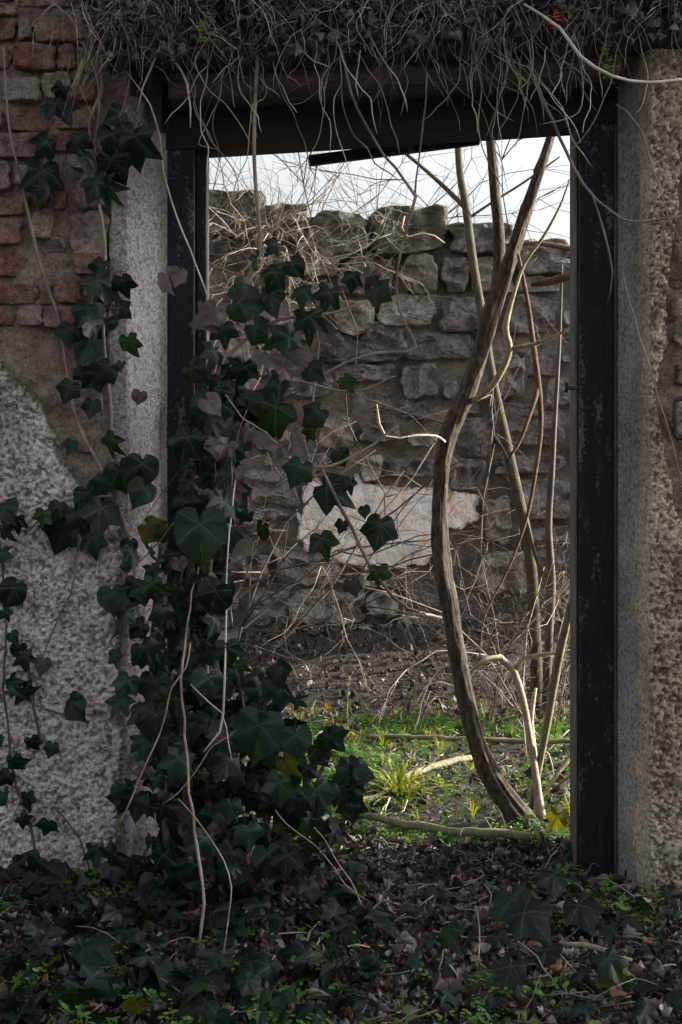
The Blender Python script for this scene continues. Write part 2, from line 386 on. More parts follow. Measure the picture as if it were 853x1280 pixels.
# ------------------------------------------------------------------ walls
def inpoly(x, y, poly):
    ins = np.zeros(x.shape, bool); n = len(poly)
    for i in range(n):
        x1, y1 = poly[i]; x2, y2 = poly[(i + 1) % n]
        c = ((y1 > y) != (y2 > y)) & (x < (x2 - x1) * (y - y1) / ((y2 - y1) or 1e-9) + x1); ins ^= c
    return ins
def pdist(x, y, poly):
    d = np.full(x.shape, 1e9); n = len(poly)
    for i in range(n):
        a = np.array(poly[i]); b_ = np.array(poly[(i + 1) % n]); ab = b_ - a
        t = np.clip(((x - a[0]) * ab[0] + (y - a[1]) * ab[1]) / (ab @ ab + 1e-12), 0, 1)
        d = np.minimum(d, np.hypot(x - a[0] - t * ab[0], y - a[1] - t * ab[1]))
    return d
def sheet(name, x0, x1, z0, z1, step, yf, yback, mat, parent, poly=None, jit=.01, edgew=.05, hole=None):
    """a slab of plaster or mortar: rough front y=yf(x,z)->(y,pit), broken outline, real thickness"""
    xs = np.arange(x0, x1 + step, step); zs = np.arange(z0, z1 + step, step)
    X, Z = np.meshgrid(xs, zs, indexing='ij'); y, pit = yf(X, Z)
    nx, nz = X.shape; I = np.arange(nx * nz).reshape(nx, nz)
    Q = np.stack([I[:-1, :-1], I[1:, :-1], I[1:, 1:], I[:-1, 1:]], -1).reshape(-1, 4)
    cx = (X[:-1, :-1] + step / 2).ravel(); cz = (Z[:-1, :-1] + step / 2).ravel()
    keep = np.ones(len(cx), bool)
    if poly is not None:
        jx = cx + jit * fbm(cx * 14, cz * 14, 2.2, 4); jz = cz + jit * fbm(cx * 14, cz * 14, 7.7, 4)
        keep &= inpoly(jx, jz, poly)
    if hole is not None: keep &= ~hole(cx, cz)
    edge = np.zeros(X.size)
    if poly is not None: edge = 1 - np.clip(pdist(X.ravel(), Z.ravel(), poly) / edgew, 0, 1)
    Q = Q[keep]; V = np.stack([X.ravel(), y.ravel(), Z.ravel()], -1)
    E = np.concatenate([Q[:, [i, (i + 1) % 4]] for i in range(4)])
    key = np.sort(E, 1); k = key[:, 0] * (nx * nz) + key[:, 1]
    u, inv, cnt = np.unique(k, return_inverse=True, return_counts=True); B = E[cnt[inv] == 1]
    bv = np.unique(B); mp = np.full(nx * nz, -1); mp[bv] = len(V) + np.arange(len(bv))
    VB = V[bv].copy(); VB[:, 1] = yback
    SQ = np.stack([B[:, 1], B[:, 0], mp[B[:, 0]], mp[B[:, 1]]], -1)
    V = np.concatenate([V, VB]); Q = np.concatenate([Q, SQ])
    edge = np.concatenate([edge, edge[bv]]); pit = np.concatenate([pit.ravel(), pit.ravel()[bv] * 0 + .6])
    used = np.unique(Q); rm = np.full(len(V), -1); rm[used] = np.arange(len(used))
    return link(name, mesh_np(name, V[used], rm[Q], mat, True, {'edge': edge[used], 'pit': pit[used]}), parent)

def stone(name, x, z, wd, ht, yf, depth, mat, parent, expo=4.0, rough=.1, relief=.008, seg=24, tilt=0.0, tip=.0, flat=False):
    """one stone or brick set in a wall: irregular outline, chipped face, rounded arrises"""
    sd = R.uniform(0, 900); rings = [0, .2, .38, .55, .7, .82, .91, .97, 1.0]
    A = np.linspace(0, 2 * np.pi, seg, endpoint=False) + .05
    c, s = np.cos(A), np.sin(A)
    rr = (np.abs(c) ** expo + np.abs(s) ** expo) ** (-1 / expo)
    rr = rr * (1 + rough * fbm(c * 1.6 + sd, s * 1.6, 2.0, 3))
    ox, oz = c * rr * wd / 2, s * rr * ht / 2
    V = []
    for q in rings:
        X = ox * q; Z = oz * q
        n = fbm((X) * 16 + sd, 1.0, (Z) * 16, 4) * 1.3; fac = np.abs(vn(X * 11 + sd, 5.0, Z * 11)) * 2.6
        yy = yf + relief * (n * 1.1 + fac) + (max(0, q - .88) / .12) ** 2 * min(.012, .12 * min(wd, ht)) * (1 + .5 * n) + tip * Z / max(ht, .01)
        V.append(np.stack([X, yy, Z], -1))
    V.append(np.stack([ox * .97, np.full(seg, yf + depth), oz * .97], -1))
    V = np.array(V); nr = len(V); V[0, :, :] = V[0].mean(0)
    Vf = [V[0][0]] + [v for ring in V[1:] for v in ring]
    fc = [(0, 1 + (k + 1) % seg, 1 + k) for k in range(seg)]
    for i in range(nr - 2):
        a = 1 + i * seg; b_ = a + seg
        fc += [(a + k, a + (k + 1) % seg, b_ + (k + 1) % seg, b_ + k) for k in range(seg)]
    Vf = np.array(Vf); Vf[:, 1] -= yf
    if tilt:
        ct, st = math.cos(tilt), math.sin(tilt); X, Z = Vf[:, 0].copy(), Vf[:, 2].copy()
        Vf[:, 0] = X * ct - Z * st; Vf[:, 2] = X * st + Z * ct
    return link(name, mesh_np(name, Vf, fc, mat, not flat), parent, loc=Vector((x, yf, z)))

def fill(rects, x0, x1, y0, y1, sizes, ok=None, gap=3, tries=2500, cap=400):
    """adds non-overlapping rectangles (photo pixels), large ones first"""
    out = []
    for (w0, w1, h0, h1, n) in sizes:
        for _ in range(n):
            wd, ht = R.uniform(w0, w1), R.uniform(h0, h1); x = R.uniform(x0, x1 - wd); y = R.uniform(y0, y1 - ht)
            if ok and not ok(x + wd / 2, y + ht / 2, wd, ht): continue
            if all(x > c + gap or x + wd < a - gap or y > d + gap or y + ht < b_ - gap for (a, b_, c, d) in [q[:4] for q in rects] + out):
                out.append((x, y, x + wd, y + ht))
                if len(out) >= cap: return out
    return out

# ---- far rubble wall
FY = 4.5
fw = thing('rubble_wall', 'crumbling rubble stone wall with mossy top standing across the yard behind the doorway', 'wall', (.3, FY + .25, 0))
TOPX = [-3.2, -2.2, -1.2, -.82, -.62, -.5, -.2, .0, .15, .62, .66, 1.02, 1.06, 1.42, 2.0, 2.9, 3.8]
TOPZ = [2.30, 2.5, 2.62, 2.68, 2.78, 2.72, 2.68, 2.62, 2.66, 2.66, 2.56, 2.56, 2.46, 2.44, 2.3, 2.1, 1.9]
def ftop(x): return np.interp(x, TOPX, TOPZ)
def far_front(X, Z):
    n = fbm(X * 5, 1.0, Z * 5, 5); n2 = fbm(X * 22, 4.0, Z * 22, 3)
    return FY + .022 + .030 * n + .014 * n2, np.clip(-n2, 0, 1)
sheet('mortar', -3.2, 3.8, -.1, 2.95, .017, far_front, FY + .45, MORTAR_FAR, fw,
      hole=lambda x, z: z > ftop(x) - .02 + .05 * fbm(x * 7, 1, 2, 3))
FS = [(262,243,333,298),(337,256,383,300),(386,268,461,316),(464,258,556,317),(560,281,642,318),(645,302,712,342),
      (283,304,372,374),(377,304,424,345),(427,322,492,372),(501,320,547,367),(551,322,586,366),(590,322,641,366),
      (420,377,468,418),(472,369,545,409),(549,373,618,414),(632,369,692,416),(645,346,700,365),
      (400,405,503,452),(507,415,590,450),(632,430,696,468),(420,455,492,478),(502,456,546,497),(600,440,652,498),(682,472,722,506),
      (440,490,490,513),(496,500,545,524),(568,524,615,572),(618,503,706,556),(450,527,500,552),(400,522,442,560),
      (452,569,477,602),(481,573,548,596),(562,574,605,614),(622,570,704,592),(310,588,372,632),(304,634,360,674),
      (343,680,430,733),(430,716,492,733),(314,737,360,781),(363,737,455,777),(457,737,498,770),(367,781,428,810),(431,779,492,809),
      (604,622,640,678),(644,598,722,650),(500,722,552,760),(600,690,660,740),(666,660,722,712),(500,770,560,812),(563,745,600,790)]
patch_px = [(378,612),(386,600),(399,598),(404,607),(420,604),(433,608),(440,596),(449,593),(456,603),(470,604),(486,609),(505,612),(530,608),(548,612),(562,616),(580,614),(598,619),(594,634),(597,652),(584,655),(577,663),(560,660),(556,676),(549,684),(551,698),(538,697),(530,708),(512,706),(498,712),(478,709),(460,713),(448,704),(430,706),(418,697),(404,698),(398,687),(384,689),(380,676),(371,672),(375,655),(368,640),(377,628)]
def fok(x, y, wd, ht):
    if inpoly(np.array([x]), np.array([y]), patch_px)[0]: return False
    if 372 < x < 600 and 592 < y < 712: return False
    q = P(x, y - ht / 2, FY); return q.z < ftop(q.x) + .01
for i, (a, b_, c, d) in enumerate(FS + fill(FS, -150, 1010, 235, 850, [(50,100,32,52,700),(35,60,22,36,1500),(18,34,12,22,2500),(10,18,7,12,500)], fok, 3, cap=235)):
    q = P((a + c) / 2, (b_ + d) / 2, FY); k = (FY - CY) / F
    stone('stone', q.x, q.z, (c - a) * k, (d - b_) * k, FY - R.uniform(.03, .11) - (.05 if d < 330 else 0), .2, STONE_PALE if (b_ > 620 and c < 500 and i < len(FS)) else STONE_FAR, fw, R.uniform(3, 9), .3,
          R.uniform(.016, .034), 30 if c - a > 30 else 14, R.uniform(-.06, .06), R.uniform(-.012, .012), True)
pm = [(P(x, y, FY).x, P(x, y, FY).z) for x, y in patch_px]
sheet('plaster_patch', min(p[0] for p in pm), max(p[0] for p in pm), min(p[1] for p in pm), max(p[1] for p in pm), .008,
      lambda X, Z: (FY - .052 + .016 * fbm(X * 6, 1, Z * 6, 4), X * 0), FY + .02, LIME, fw, pm, .028)['label'] = 'patch of stained white limewash left on the rubble'

# ---- near wall with the doorway
nw = thing('doorway_wall', 'ruined brick and plaster wall with an overgrown doorway in the foreground', 'wall', (0, .2, 0))
mb = MB()
LX, RX = P(203, 0, .15).x, P(775, 0, .15).x                    # frame outer edges
mb.box(-5, -.72, .045, .50, -.15, 2.75); mb.box(-.72, LX, .155, .50, -.15, 2.31)
mb.box(.88, 8, .075, .50, -.15, 2.75); mb.box(RX, .88, .155, .50, -.15, 2.29)  # core lengthened out of view, and thickened, to block sun from foreground and jamb
mb.box(-.72, .88, .06, .50, 2.31, 2.75)
mb.build('masonry_core', MORTAR_NEAR, nw, False)
def near_mortar(X, Z):
    n = fbm(X * 9, 1.0, Z * 9, 5); n2 = fbm(X * 45, 4.0, Z * 45, 3)
    return .008 + .022 * n + .008 * n2, np.clip(-n2 * 2, 0, 1)
def sub_mortar(X, Z):
    y, p = near_mortar(X, Z); return y + .028, p
sheet('mortar', -1.5, -.60, .9, 2.72, .008, near_mortar, .10, MORTAR_NEAR, nw)
sheet('mortar', .86, 2.0, .8, 2.72, .010, sub_mortar, .10, MORTAR_NEAR, nw)
BR = [(-60,10,20,21,'g'),(24,0,96,9,'d'),(44,25,121,54,'b'),(-40,26,22,52,'d'),(24,26,41,52,'s'),(19,58,71,89,'b'),(73,57,96,88,'d'),(-40,58,15,88,'d'),
      (2,97,52,128,'g'),(54,92,92,126,'m'),(-45,97,-2,128,'b'),(12,137,62,165,'b'),(66,134,120,162,'d'),(-50,136,8,164,'b'),(-20,168,60,199,'b'),(64,166,118,190,'d'),
      (-40,204,16,238,'d'),(20,206,66,232,'g'),(70,240,84,262,'b'),(-40,246,38,270,'d'),(-30,275,30,307,'d'),(42,268,66,300,'d'),(88,268,138,326,'s'),
      (35,298,82,357,'s'),(94,318,134,345,'b'),(-40,314,35,347,'d'),(71,349,99,380,'b'),(-40,354,48,380,'d'),(50,357,66,382,'b'),(22,382,55,407,'g'),(56,383,103,411,'b'),
      (-40,386,18,408,'d'),(98,216,136,262,'s'),(88,196,116,212,'g'),(118,36,128,60,'b'),(104,66,128,92,'d'),(95,100,122,128,'b'),(46,210,62,232,'s'),(96,546,118,566,'b'),
      (838,300,900,360,'b'),(842,370,900,440,'s'),(850,455,905,480,'d'),(838,590,870,640,'d'),(846,240,905,285,'d'),(843,502,905,545,'d')]
MT = {'b': (BRICK, 'brick', 8, .2), 'd': (BRICK_DULL, 'brick', 7, .26), 'g': (STONE_NEAR, 'stone', 6, .22), 's': (STONE_NEAR, 'stone', 5, .36), 'm': (BRICK_MOSS, 'stone', 4, .2)}
ex = fill(BR, -110, 128, -20, 395, [(40,60,22,30,300),(16,30,12,20,500),(8,14,6,10,300)], None, 3, cap=70)
for (a, b_, c, d, t) in BR + [(*q, R.choice('ddbbsg')) for q in ex]:
    mat, nm, ex_, ro = MT[t]; q = P((a + c) / 2, (b_ + d) / 2, 0); k = 4 / F
    y = -R.uniform(.016, .046) if q.x < 0 else R.uniform(.012, .02)
    stone(nm, q.x, q.z, (c - a) * k, (d - b_) * k, y, .12, mat, nw, ex_, ro, R.uniform(.008, .017), 40, R.uniform(-.03, .03), R.uniform(-.006, .006), True)

def rough_front(y0, amp=.009, prof=None):
    def f(X, Z):
        a = fbm(X * 120, 1.0, Z * 120, 4); b2 = fbm(X * 42, 8.0, Z * 42, 3); w3 = vn(X * 230, 3.0, Z * 230); c2 = fbm(X * 4, 3.0, Z * 4, 3)
        h = a * 1.5 + .8 * b2 + .3 * w3; h = np.where(h > .25, .25 + (h - .25) * .55, h)
        k = 1.0 if prof is None else prof(X, Z)[1]
        y = y0 - amp * h * k - .012 * c2
        if prof is not None: y = y + prof(X, Z)[0]
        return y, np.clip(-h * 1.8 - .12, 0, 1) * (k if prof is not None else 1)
    return f
pxl = lambda L, Y=0: [(P(x, y, Y).x, P(x, y, Y).z) for x, y in L]
lp = pxl([(-260,430),(-60,440),(0,452),(28,476),(53,500),(68,540),(78,575),(108,610),(132,634),(152,640),(153,1260),(-260,1260)])
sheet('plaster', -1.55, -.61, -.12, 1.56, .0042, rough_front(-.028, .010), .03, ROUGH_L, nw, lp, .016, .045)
def lprof(X, Z):                                              # front rounds over into the splayed reveal beside the frame
    t = np.clip((X - (-.600)) / (LX + .02 + .600), 0, 1); return .165 * t, .5 - .2 * t
jl = pxl([(163,112),(176,118),(178,150),(240,160),(240,1260),(142,1260),(146,640),(142,560),(137,480),(135,400),(138,300),(139,240),(147,200),(158,170),(152,140)])
sheet('jamb_plaster', -.66, LX + .012, -.12, 2.24, .0045, rough_front(-.012, .006, lprof), .16, SMOOTH_PL, nw, jl, .008, .03)
def rprof(X, Z):
    t = np.clip((.862 - X) / (.862 - RX + .008), 0, 1); return .165 * t, np.where(X > .858, 1.0, .38) + 0 * Z
rp = pxl([(803,60),(1300,60),(1300,150),(858,190),(846,225),(846,262),(838,300),(834,340),(830,400),(832,432),(822,460),(816,500),(821,540),(829,580),(838,620),(846,648),(870,662),(1300,690),(1300,1260),(806,1260),(802,1150),(797,1060),(802,900),(800,700),(804,500),(800,300)])
rp2 = pxl([(740,60),(818,60),(818,440),(812,500),(818,560),(830,640),(830,1260),(740,1260)])
def rjit(X, Z):
    return rough_front(-.034, .011, rprof)(X, Z)
sheet('jamb_plaster', RX - .008, .92, -.12, 2.36, .0045, lambda X, Z: rough_front(-.018, .006, rprof)(X, Z), .14, SMOOTH_PL, nw, rp2, .006, .0001)
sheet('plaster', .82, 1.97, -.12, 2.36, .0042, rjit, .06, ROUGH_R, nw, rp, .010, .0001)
# ---- timber door frame
df = thing('door_frame', 'blackened timber door frame with flaking blue-black paint standing in the doorway', 'door frame', (.15, .2, 0))
def board(name, pts, label=None, mat=PAINT):
    """pts: list of (x0,x1,y0,y1,z0,z1,lift)"""
    m = MB()
    for q in pts: m.box(*q)
    o = m.build(name, mat, df, False)
    bv = o.modifiers.new('soft_edges', 'BEVEL'); bv.width = .004; bv.segments = 2
    if label: o['label'] = label
    return o
x2, x3 = P(243, 0, .15).x, P(259, 0, .2).x
board('jamb', [(LX + .003, x2, .150, .27, -.05, 2.24)]); board('stop_strip', [(x2 + .001, x3, .185, .27, -.05, 2.24)])
x4, x5 = P(717, 0, .2).x, P(724.5, 0, .15).x
board('jamb', [(x5, P(767, 0, .15).x, .150, .27, -.03, 2.24)]); board('stop_strip', [(x4, x5 - .001, .172, .27, -.03, 2.24)], mat=BARE)
board('edge_strip', [(P(768, 0, .15).x, P(773, 0, .15).x, .158, .26, -.03, 2.24)], 'bare grey strip beside the right jamb', BARE)
zl, zr = P(0, 201, .30).z, P(0, 166.5, .30).z                    # the head slopes up to the right
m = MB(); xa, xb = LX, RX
m.box(xa, xb, .142, .30, zl, zl + .19, zr - zl); o = m.build('head', SHADE_TIMBER, df, False)
m = MB(); xa, xb = P(212, 0, 0).x, P(775, 0, 0).x
z0_, z1_ = P(0, 127, 0).z, P(0, 104, 0).z
V = []
n = 60
for i in range(n + 1):
    t = i / n; x = xa + (xb - xa) * t; up = U(30) * t
    e = .006 * float(fbm(x * 9, 1, 1, 4)); e2 = .010 * float(fbm(x * 7, 5, 1, 4))
    V += [(x, .14, z0_ + up), (x, -.022 + e2 * .5, z0_ + up + e), (x, -.030 + e2, z0_ + up + .02 + e), (x, -.030 + e, z1_ + up + .012 + e2), (x, -.012, z1_ + up + .02 + e2), (x, .14, z1_ + up + .03)]
fc = []
for i in range(n):
    for k in range(6):
        a = i * 6; fc.append((a + k, a + (k + 1) % 6, a + 6 + (k + 1) % 6, a + 6 + k))
fc += [(5, 4, 3, 2, 1, 0), tuple(n * 6 + k for k in range(6))]
m.add(V, fc); o = m.build('lintel_beam', BEAM, df, True); o['label'] = 'weathered brown lintel beam under the hanging roots'
m = MB(); m.box(P(386, 0, .33).x, P(600, 0, .33).x, .325, .35, P(0, 207, .33).z, P(0, 194, .33).z, U(27, .33))
o = m.build('batten', PAINT, df, False); o['label'] = 'loose black batten slanting below the head'
m = MB(); m.tube([P(707, 485, .19), P(716, 485, .185), P(725, 485, .16)], U(2.6), 8); m.tube([P(708, 478, .19), P(708, 491, .19)], U(2.4), 8)
m.build('hinge_pin', IRON, df)
# iron staple at the right edge
m = MB(); c = P(852, 523, -.01)
L = [(-12, -20), (-12, 20), (-7, 24), (8, 24), (13, 19), (13, -19), (8, -23), (-7, -24), (-12, -20)]
m.tube([c + Vector((U(a), -.045, -U(b_))) for a, b_ in L], U(3.2), 8)
io = m.build('iron_staple', IRON, None); tagp(io, 'black iron staple set in the broken plaster at the right edge', 'staple')

# ------------------------------------------------------------------ trees and stems
def pxpath(L): return [P(a, b_, y) for a, b_, y in L]
def pxr(L, Y): return [U(w_ / 2, Y) for w_ in L]
tree = thing('young_tree', 'crooked ridged brown tree leaning across the doorway to the upper right', 'tree', P(660, 1040, .66))
mb = MB()
mb.tube(pxpath([(668,1062,.62),(656,1032,.65),(634,1002,.68),(612,966,.71),(594,920,.74),(581,865,.78),(571,810,.8),(561,755,.82),(552,700,.83),(549,645,.84),(552,590,.84),(562,543,.85),(584,490,.86),(601,440,.88),(615,390,.9),(636,330,.92),(656,270,.94),(672,222,.95),(688,172,.96),(704,110,.98)]),
        pxr([38,30,27,25,22,22,21,20,24,18,18,22,20,20,22,17,15,13,11,9], .8), 44, .010, .17, 3)
mb.build('trunk', BARK, tree)
mb = MB(); mb.tube(pxpath([(612,400,.92),(622,350,.98),(624,300,1.0),(619,240,1.02),(614,180,1.03),(608,110,1.05)]), pxr([17,15,14,13,12,11], 1.0), 18, .015, .10, 9)
mb.build('limb', BARK, tree)
mb = MB(); mb.tube(pxpath([(590,502,.85),(612,486,.80),(628,462,.78),(637,436,.77),(632,410,.77),(642,370,.78),(656,330,.8),(680,295,.8),(700,258,.8),(712,225,.8)]), pxr([7,8,9,9,9,5,4,4,3,2], .8), 8, .02)
mb.tube(pxpath([(637,436,.77),(665,431,.76),(695,420,.75),(722,404,.72)]), pxr([6,5,4,3], .8), 6)
o = mb.build('limb', LICHEN, tree); o['label'] = 'pale yellow-green bent side limb'
mb = MB(); mb.tube(pxpath([(684,180,.96),(674,205,.97),(670,215,.96)]), pxr([3,7,8], .9), 8); mb.build('snag', BARK, tree)

def simple(name, label, cat, paths, mat, sides=7, group=None, step=.04, jitter=0.0, Yb=None):
    """a stem thing: paths = [(points, widths px)]; first is the main stem, others are side shoots"""
    b0 = pxpath([paths[0][0][0]])[0]
    if len(paths) == 1:
        m = MB(); m.tube(pxpath(paths[0][0]), pxr([w_ * (.8 if name.endswith('vine') or 'stem' in name else 1) for w_ in paths[0][1]], paths[0][0][0][2]), sides, step, 0, 0, jitter)
        return tagp(m.build(name, mat), label, cat, group)
    t = thing(name, label, cat, b0, group)
    for i, (pts, ws) in enumerate(paths):
        m = MB(); m.tube(pxpath(pts), pxr([w_ * (.72 if name.endswith('vine') or 'stem' in name else 1) for w_ in ws], pts[0][2]), sides, step, 0, 0, jitter or (.002 if 'vine' in name else 0))
        m.build('stem' if i == 0 else 'shoot', mat, t)
    return t
simple('sapling', 'slim olive sapling forking against the sky, behind the crooked tree', 'sapling',
       [([(672,885,2.6),(668,780,2.6),(662,690,2.6),(640,585,2.6),(617,480,2.6),(603,395,2.6),(592,330,2.6),(582,255,2.6),(575,215,2.6),(571,150,2.6)], [17,15,14,14,12,11,11,10,9,8]),
        ([(584,262,2.6),(560,238,2.6),(535,215,2.6),(505,190,2.55)], [7,6,5,4]), ([(587,272,2.6),(620,250,2.6),(655,228,2.6),(700,196,2.6)], [4,3,3,2])], BARK2, 12)
simple('sapling', 'dark thin sapling standing behind the lower right of the doorway', 'sapling',
       [([(682,900,2.5),(686,800,2.5),(690,730,2.5),(686,660,2.5),(690,590,2.5),(694,520,2.5),(700,420,2.5),(703,330,2.5)], [11,11,10,9,8,6,4,2]), ([(688,740,2.5),(668,690,2.5),(656,640,2.5)], [6,5,4])], TWIGDARK, 10)
simple('dead_branch', 'reddish dead branch splitting in two beside the crooked trunk', 'branch',
       [([(648,318,.9),(660,380,.9),(668,440,.88),(674,490,.86),(676,540,.86),(668,600,.84),(658,650,.82),(636,710,.8),(606,770,.78),(600,820,.76)], [4,6,7,8,6,5,4,3,2,2]),
        ([(673,486,.86),(662,520,.82),(648,556,.8),(632,578,.78)], [7,5,4,3])], RED, 8)
simple('broken_branch', 'short broken reddish branch jutting in beside the right jamb', 'branch', [([(745,338,1.0),(715,344,1.0),(685,353,1.0),(664,356,1.0)], [14,12,9,5])], RED, 8)
simple('broken_branch', 'thin red branch lying along the top of the far wall', 'branch', [([(745,318,4.3),(700,308,4.3),(668,304,4.3),(645,305,4.3)], [8,7,6,4])], RED, 7)
simple('bent_branch', 'bleached arching branch with a forked crown low in the doorway', 'branch',
       [([(680,1035,.70),(672,985,.72),(664,930,.74),(654,875,.76),(642,838,.78),(626,822,.78),(606,824,.76),(590,838,.74)], [11,10,9,9,9,9,7,4]),
        ([(643,838,.78),(654,822,.78),(680,818,.76),(724,812,.74)], [7,6,5,4])], PALE, 9)
simple('leaning_stick', 'straight tan stick leaning up against the right jamb', 'stick', [([(664,1010,.8),(684,905,.7),(700,815,.6),(720,735,.5)], [8,10,11,8])], LOGM, 9)
simple('leaning_stick', 'brown stick rising from the undergrowth beside the base of the crooked tree', 'stick', [([(676,1020,.75),(668,950,.8),(664,900,.82),(670,860,.84)], [11,10,7,4])], PALE, 8)
simple('leaning_stick', 'grey stick slanting down from the right jamb to the grass', 'stick', [([(740,928,.9),(710,950,.85),(690,978,.8),(672,1004,.75)], [9,8,6,4])], LOGM, 8)
simple('leaning_stick', 'dark stick propped low behind the right jamb', 'stick', [([(745,950,.85),(715,972,.8),(690,990,.76)], [8,8,6])], BARK, 8)
def fallen(label, pts, ws, mat):
    q = [P(a, b_, 0) for a, b_ in pts]; out = []
    for (a, b_), w_ in zip(pts, ws):
        D = H * F / (b_ - 560); x = (a - 426.5) * D / F; y = D + CY
        r = U(w_ / 2, y); out.append((Vector((x, y, float(gz(x, y)) + r * 1.1 + .035)), r))
    m = MB(); m.tube([o_[0] for o_ in out], [o_[1] for o_ in out], 12, .03, .16, 5, jitter=.003)
    return tagp(m.build('fallen_branch', mat), label, 'branch')
fallen('thick grey-green fallen branch lying nearest the threshold', [(443,1030),(500,1043),(560,1054),(615,1060),(663,1063)], [6,10,11,11,9], LOGM)
fallen('pale fallen branch rising diagonally to the tree over the grass', [(446,1014),(475,1004),(505,988),(540,974),(598,957)], [4,7,8,8,7], LOGM)
fallen('thin straight fallen branch lying farthest back across the yard', [(458,932),(520,934),(600,936),(660,938),(730,940)], [5,6,6,6,6], LOGM)
fallen('short stick lying in leaves right of the pale flat stone', [(700,1196),(745,1204),(790,1214)], [5,7,5], TWIG)

# hanging vines in front of the doorway
simple('hanging_vine', 'thick grey vine hanging from the lintel left of the loose batten, kinked above the ivy', 'vine',
       [([(322,70,-.10),(319,130,-.10),(318,200,-.09),(323,270,-.07),(325,310,-.05),(313,345,-.04),(298,368,-.04),(306,400,-.03),(320,430,-.02),(338,470,0),(350,540,.0)], [6,6,6,6,8,9,8,8,7,6,4])], VINE, 8)
simple('hanging_vine', 'long forked vine crossing the sky opening and looping back left at mid height', 'vine',
       [([(425,40,-.12),(438,115,-.10),(468,175,-.05),(505,225,0),(519,245,0),(508,285,.02),(497,335,.04),(499,385,.06),(518,425,.08),(521,434,.08),(508,440,.08),(470,441,.06),(430,454,.05),(392,474,.03),(345,500,.02)], [4,5,5,5,7,5,5,4,4,5,6,6,5,4,3]),
        ([(519,243,0),(524,200,-.02),(530,150,-.08),(534,90,-.12)], [4,3,3,3])], VINE, 7)
simple('hanging_vine', 'pale arching vine curving off the right end of the lintel to the right edge', 'vine',
       [([(655,5,-.22),(700,35,-.24),(725,70,-.26),(765,95,-.26),(810,103,-.24),(860,98,-.2)], [4,5,6,5,5,5])], STRAW, 7)
simple('hanging_vine', 'dark vine running down from lintel to right jamb then along the right plaster', 'vine',
       [([(660,80,-.1),(690,150,-.08),(705,185,-.06),(730,230,-.02),(765,265,-.05),(800,278,-.06),(860,268,-.06)], [5,6,6,5,4,4,4]),
        ([(740,240,-.03),(755,290,-.03),(765,340,.0),(760,380,.05)], [3,4,3,2])], VINE, 7)
simple('hanging_vine', 'thin vine trailing down the upper left of the doorway past the grey dead leaf', 'vine',
       [([(180,0,-.08),(205,55,-.1),(235,105,-.11),(238,160,-.1)], [3,4,4,2]),
        ([(205,0,-.1),(200,60,-.1),(178,110,-.1),(172,140,-.08)], [3,4,3,2]),
        ([(145,75,-.08),(188,130,-.07),(202,190,-.03),(205,215,0),(220,270,.0),(245,330,.02),(262,380,.03)], [2,3,4,3,3,3,2])], STRAW, 6)
simple('hanging_vine', 'slender vine on the right roughcast slanting down toward the iron staple', 'vine',
       [([(778,340,-.02),(800,420,-.05),(830,520,-.06),(862,640,-.06)], [3,3,3,3]), ([(770,130,-.06),(800,160,-.07),(836,270,-.07),(870,340,-.06)], [3,3,3,2])], VINE, 6)
simple('climbing_vine', 'woody vine climbing the bricks at the far left edge', 'vine',
       [([(5,60,-.05),(12,160,-.05),(28,230,-.05),(50,330,-.04),(74,400,-.03),(85,470,-.03),(98,530,-.04),(128,590,-.05),(132,625,-.05)], [3,4,5,6,5,5,6,5,4])], VINE, 7)
simple('climbing_vine', 'pale forked vine stem on the upper bricks beside the ivy', 'vine',
       [([(58,0,-.06),(88,20,-.07),(105,55,-.07),(121,92,-.08),(124,150,-.08),(119,190,-.08),(128,230,-.08)], [3,4,4,4,4,4,3]), ([(88,20,-.07),(108,2,-.07)], [3,2])], VINE, 6)
simple('bare_vine_stem', 'tall pale vine stem rising through the dark ivy from the ground', 'vine',
       [([(205,1250,-.55),(245,1195,-.52),(254,1130,-.5),(246,1060,-.46),(238,990,-.42),(230,900,-.40),(229,825,-.36),(238,760,-.24),(250,690,-.14)], [5,5,5,5,4,4,4,3,3])], TWIG, 8, jitter=.004)
simple('bare_vine_stem', 'thin pale vine stem crossing the middle of the ivy mass', 'vine',
       [([(255,940,-.42),(275,915,-.42),(280,860,-.42),(283,780,-.4),(285,690,-.36),(295,600,-.3)], [3,4,4,3,3,3]), ([(238,855,-.42),(262,878,-.43),(278,890,-.43),(290,950,-.43)], [2,3,2,2])], STRAW, 6)
simple('lichened_stick', 'flat yellow-lichened stick wedged against the bricks by the ivy', 'stick', [([(106,74,-.05),(98,98,-.045),(90,121,-.04)], [7,9,8])], LICHEN, 4)
simple('twig', 'jagged pale twig tip in front of the far wall left of the trunk', 'twig', [([(471,505,.5),(474,530,.5),(482,546,.5),(500,548,.5),(522,544,.52),(546,545,.6),(556,552,.75)], [2,4,4,3,3,3,4])], PALE, 6)
simple('twig', 'silvery curled twig against the dark top stones', 'twig', [([(506,270,1.6),(502,285,1.6),(510,297,1.6),(528,292,1.6),(543,295,1.6),(556,304,1.6)], [2,3,3,3,3,2])], PALE, 6)

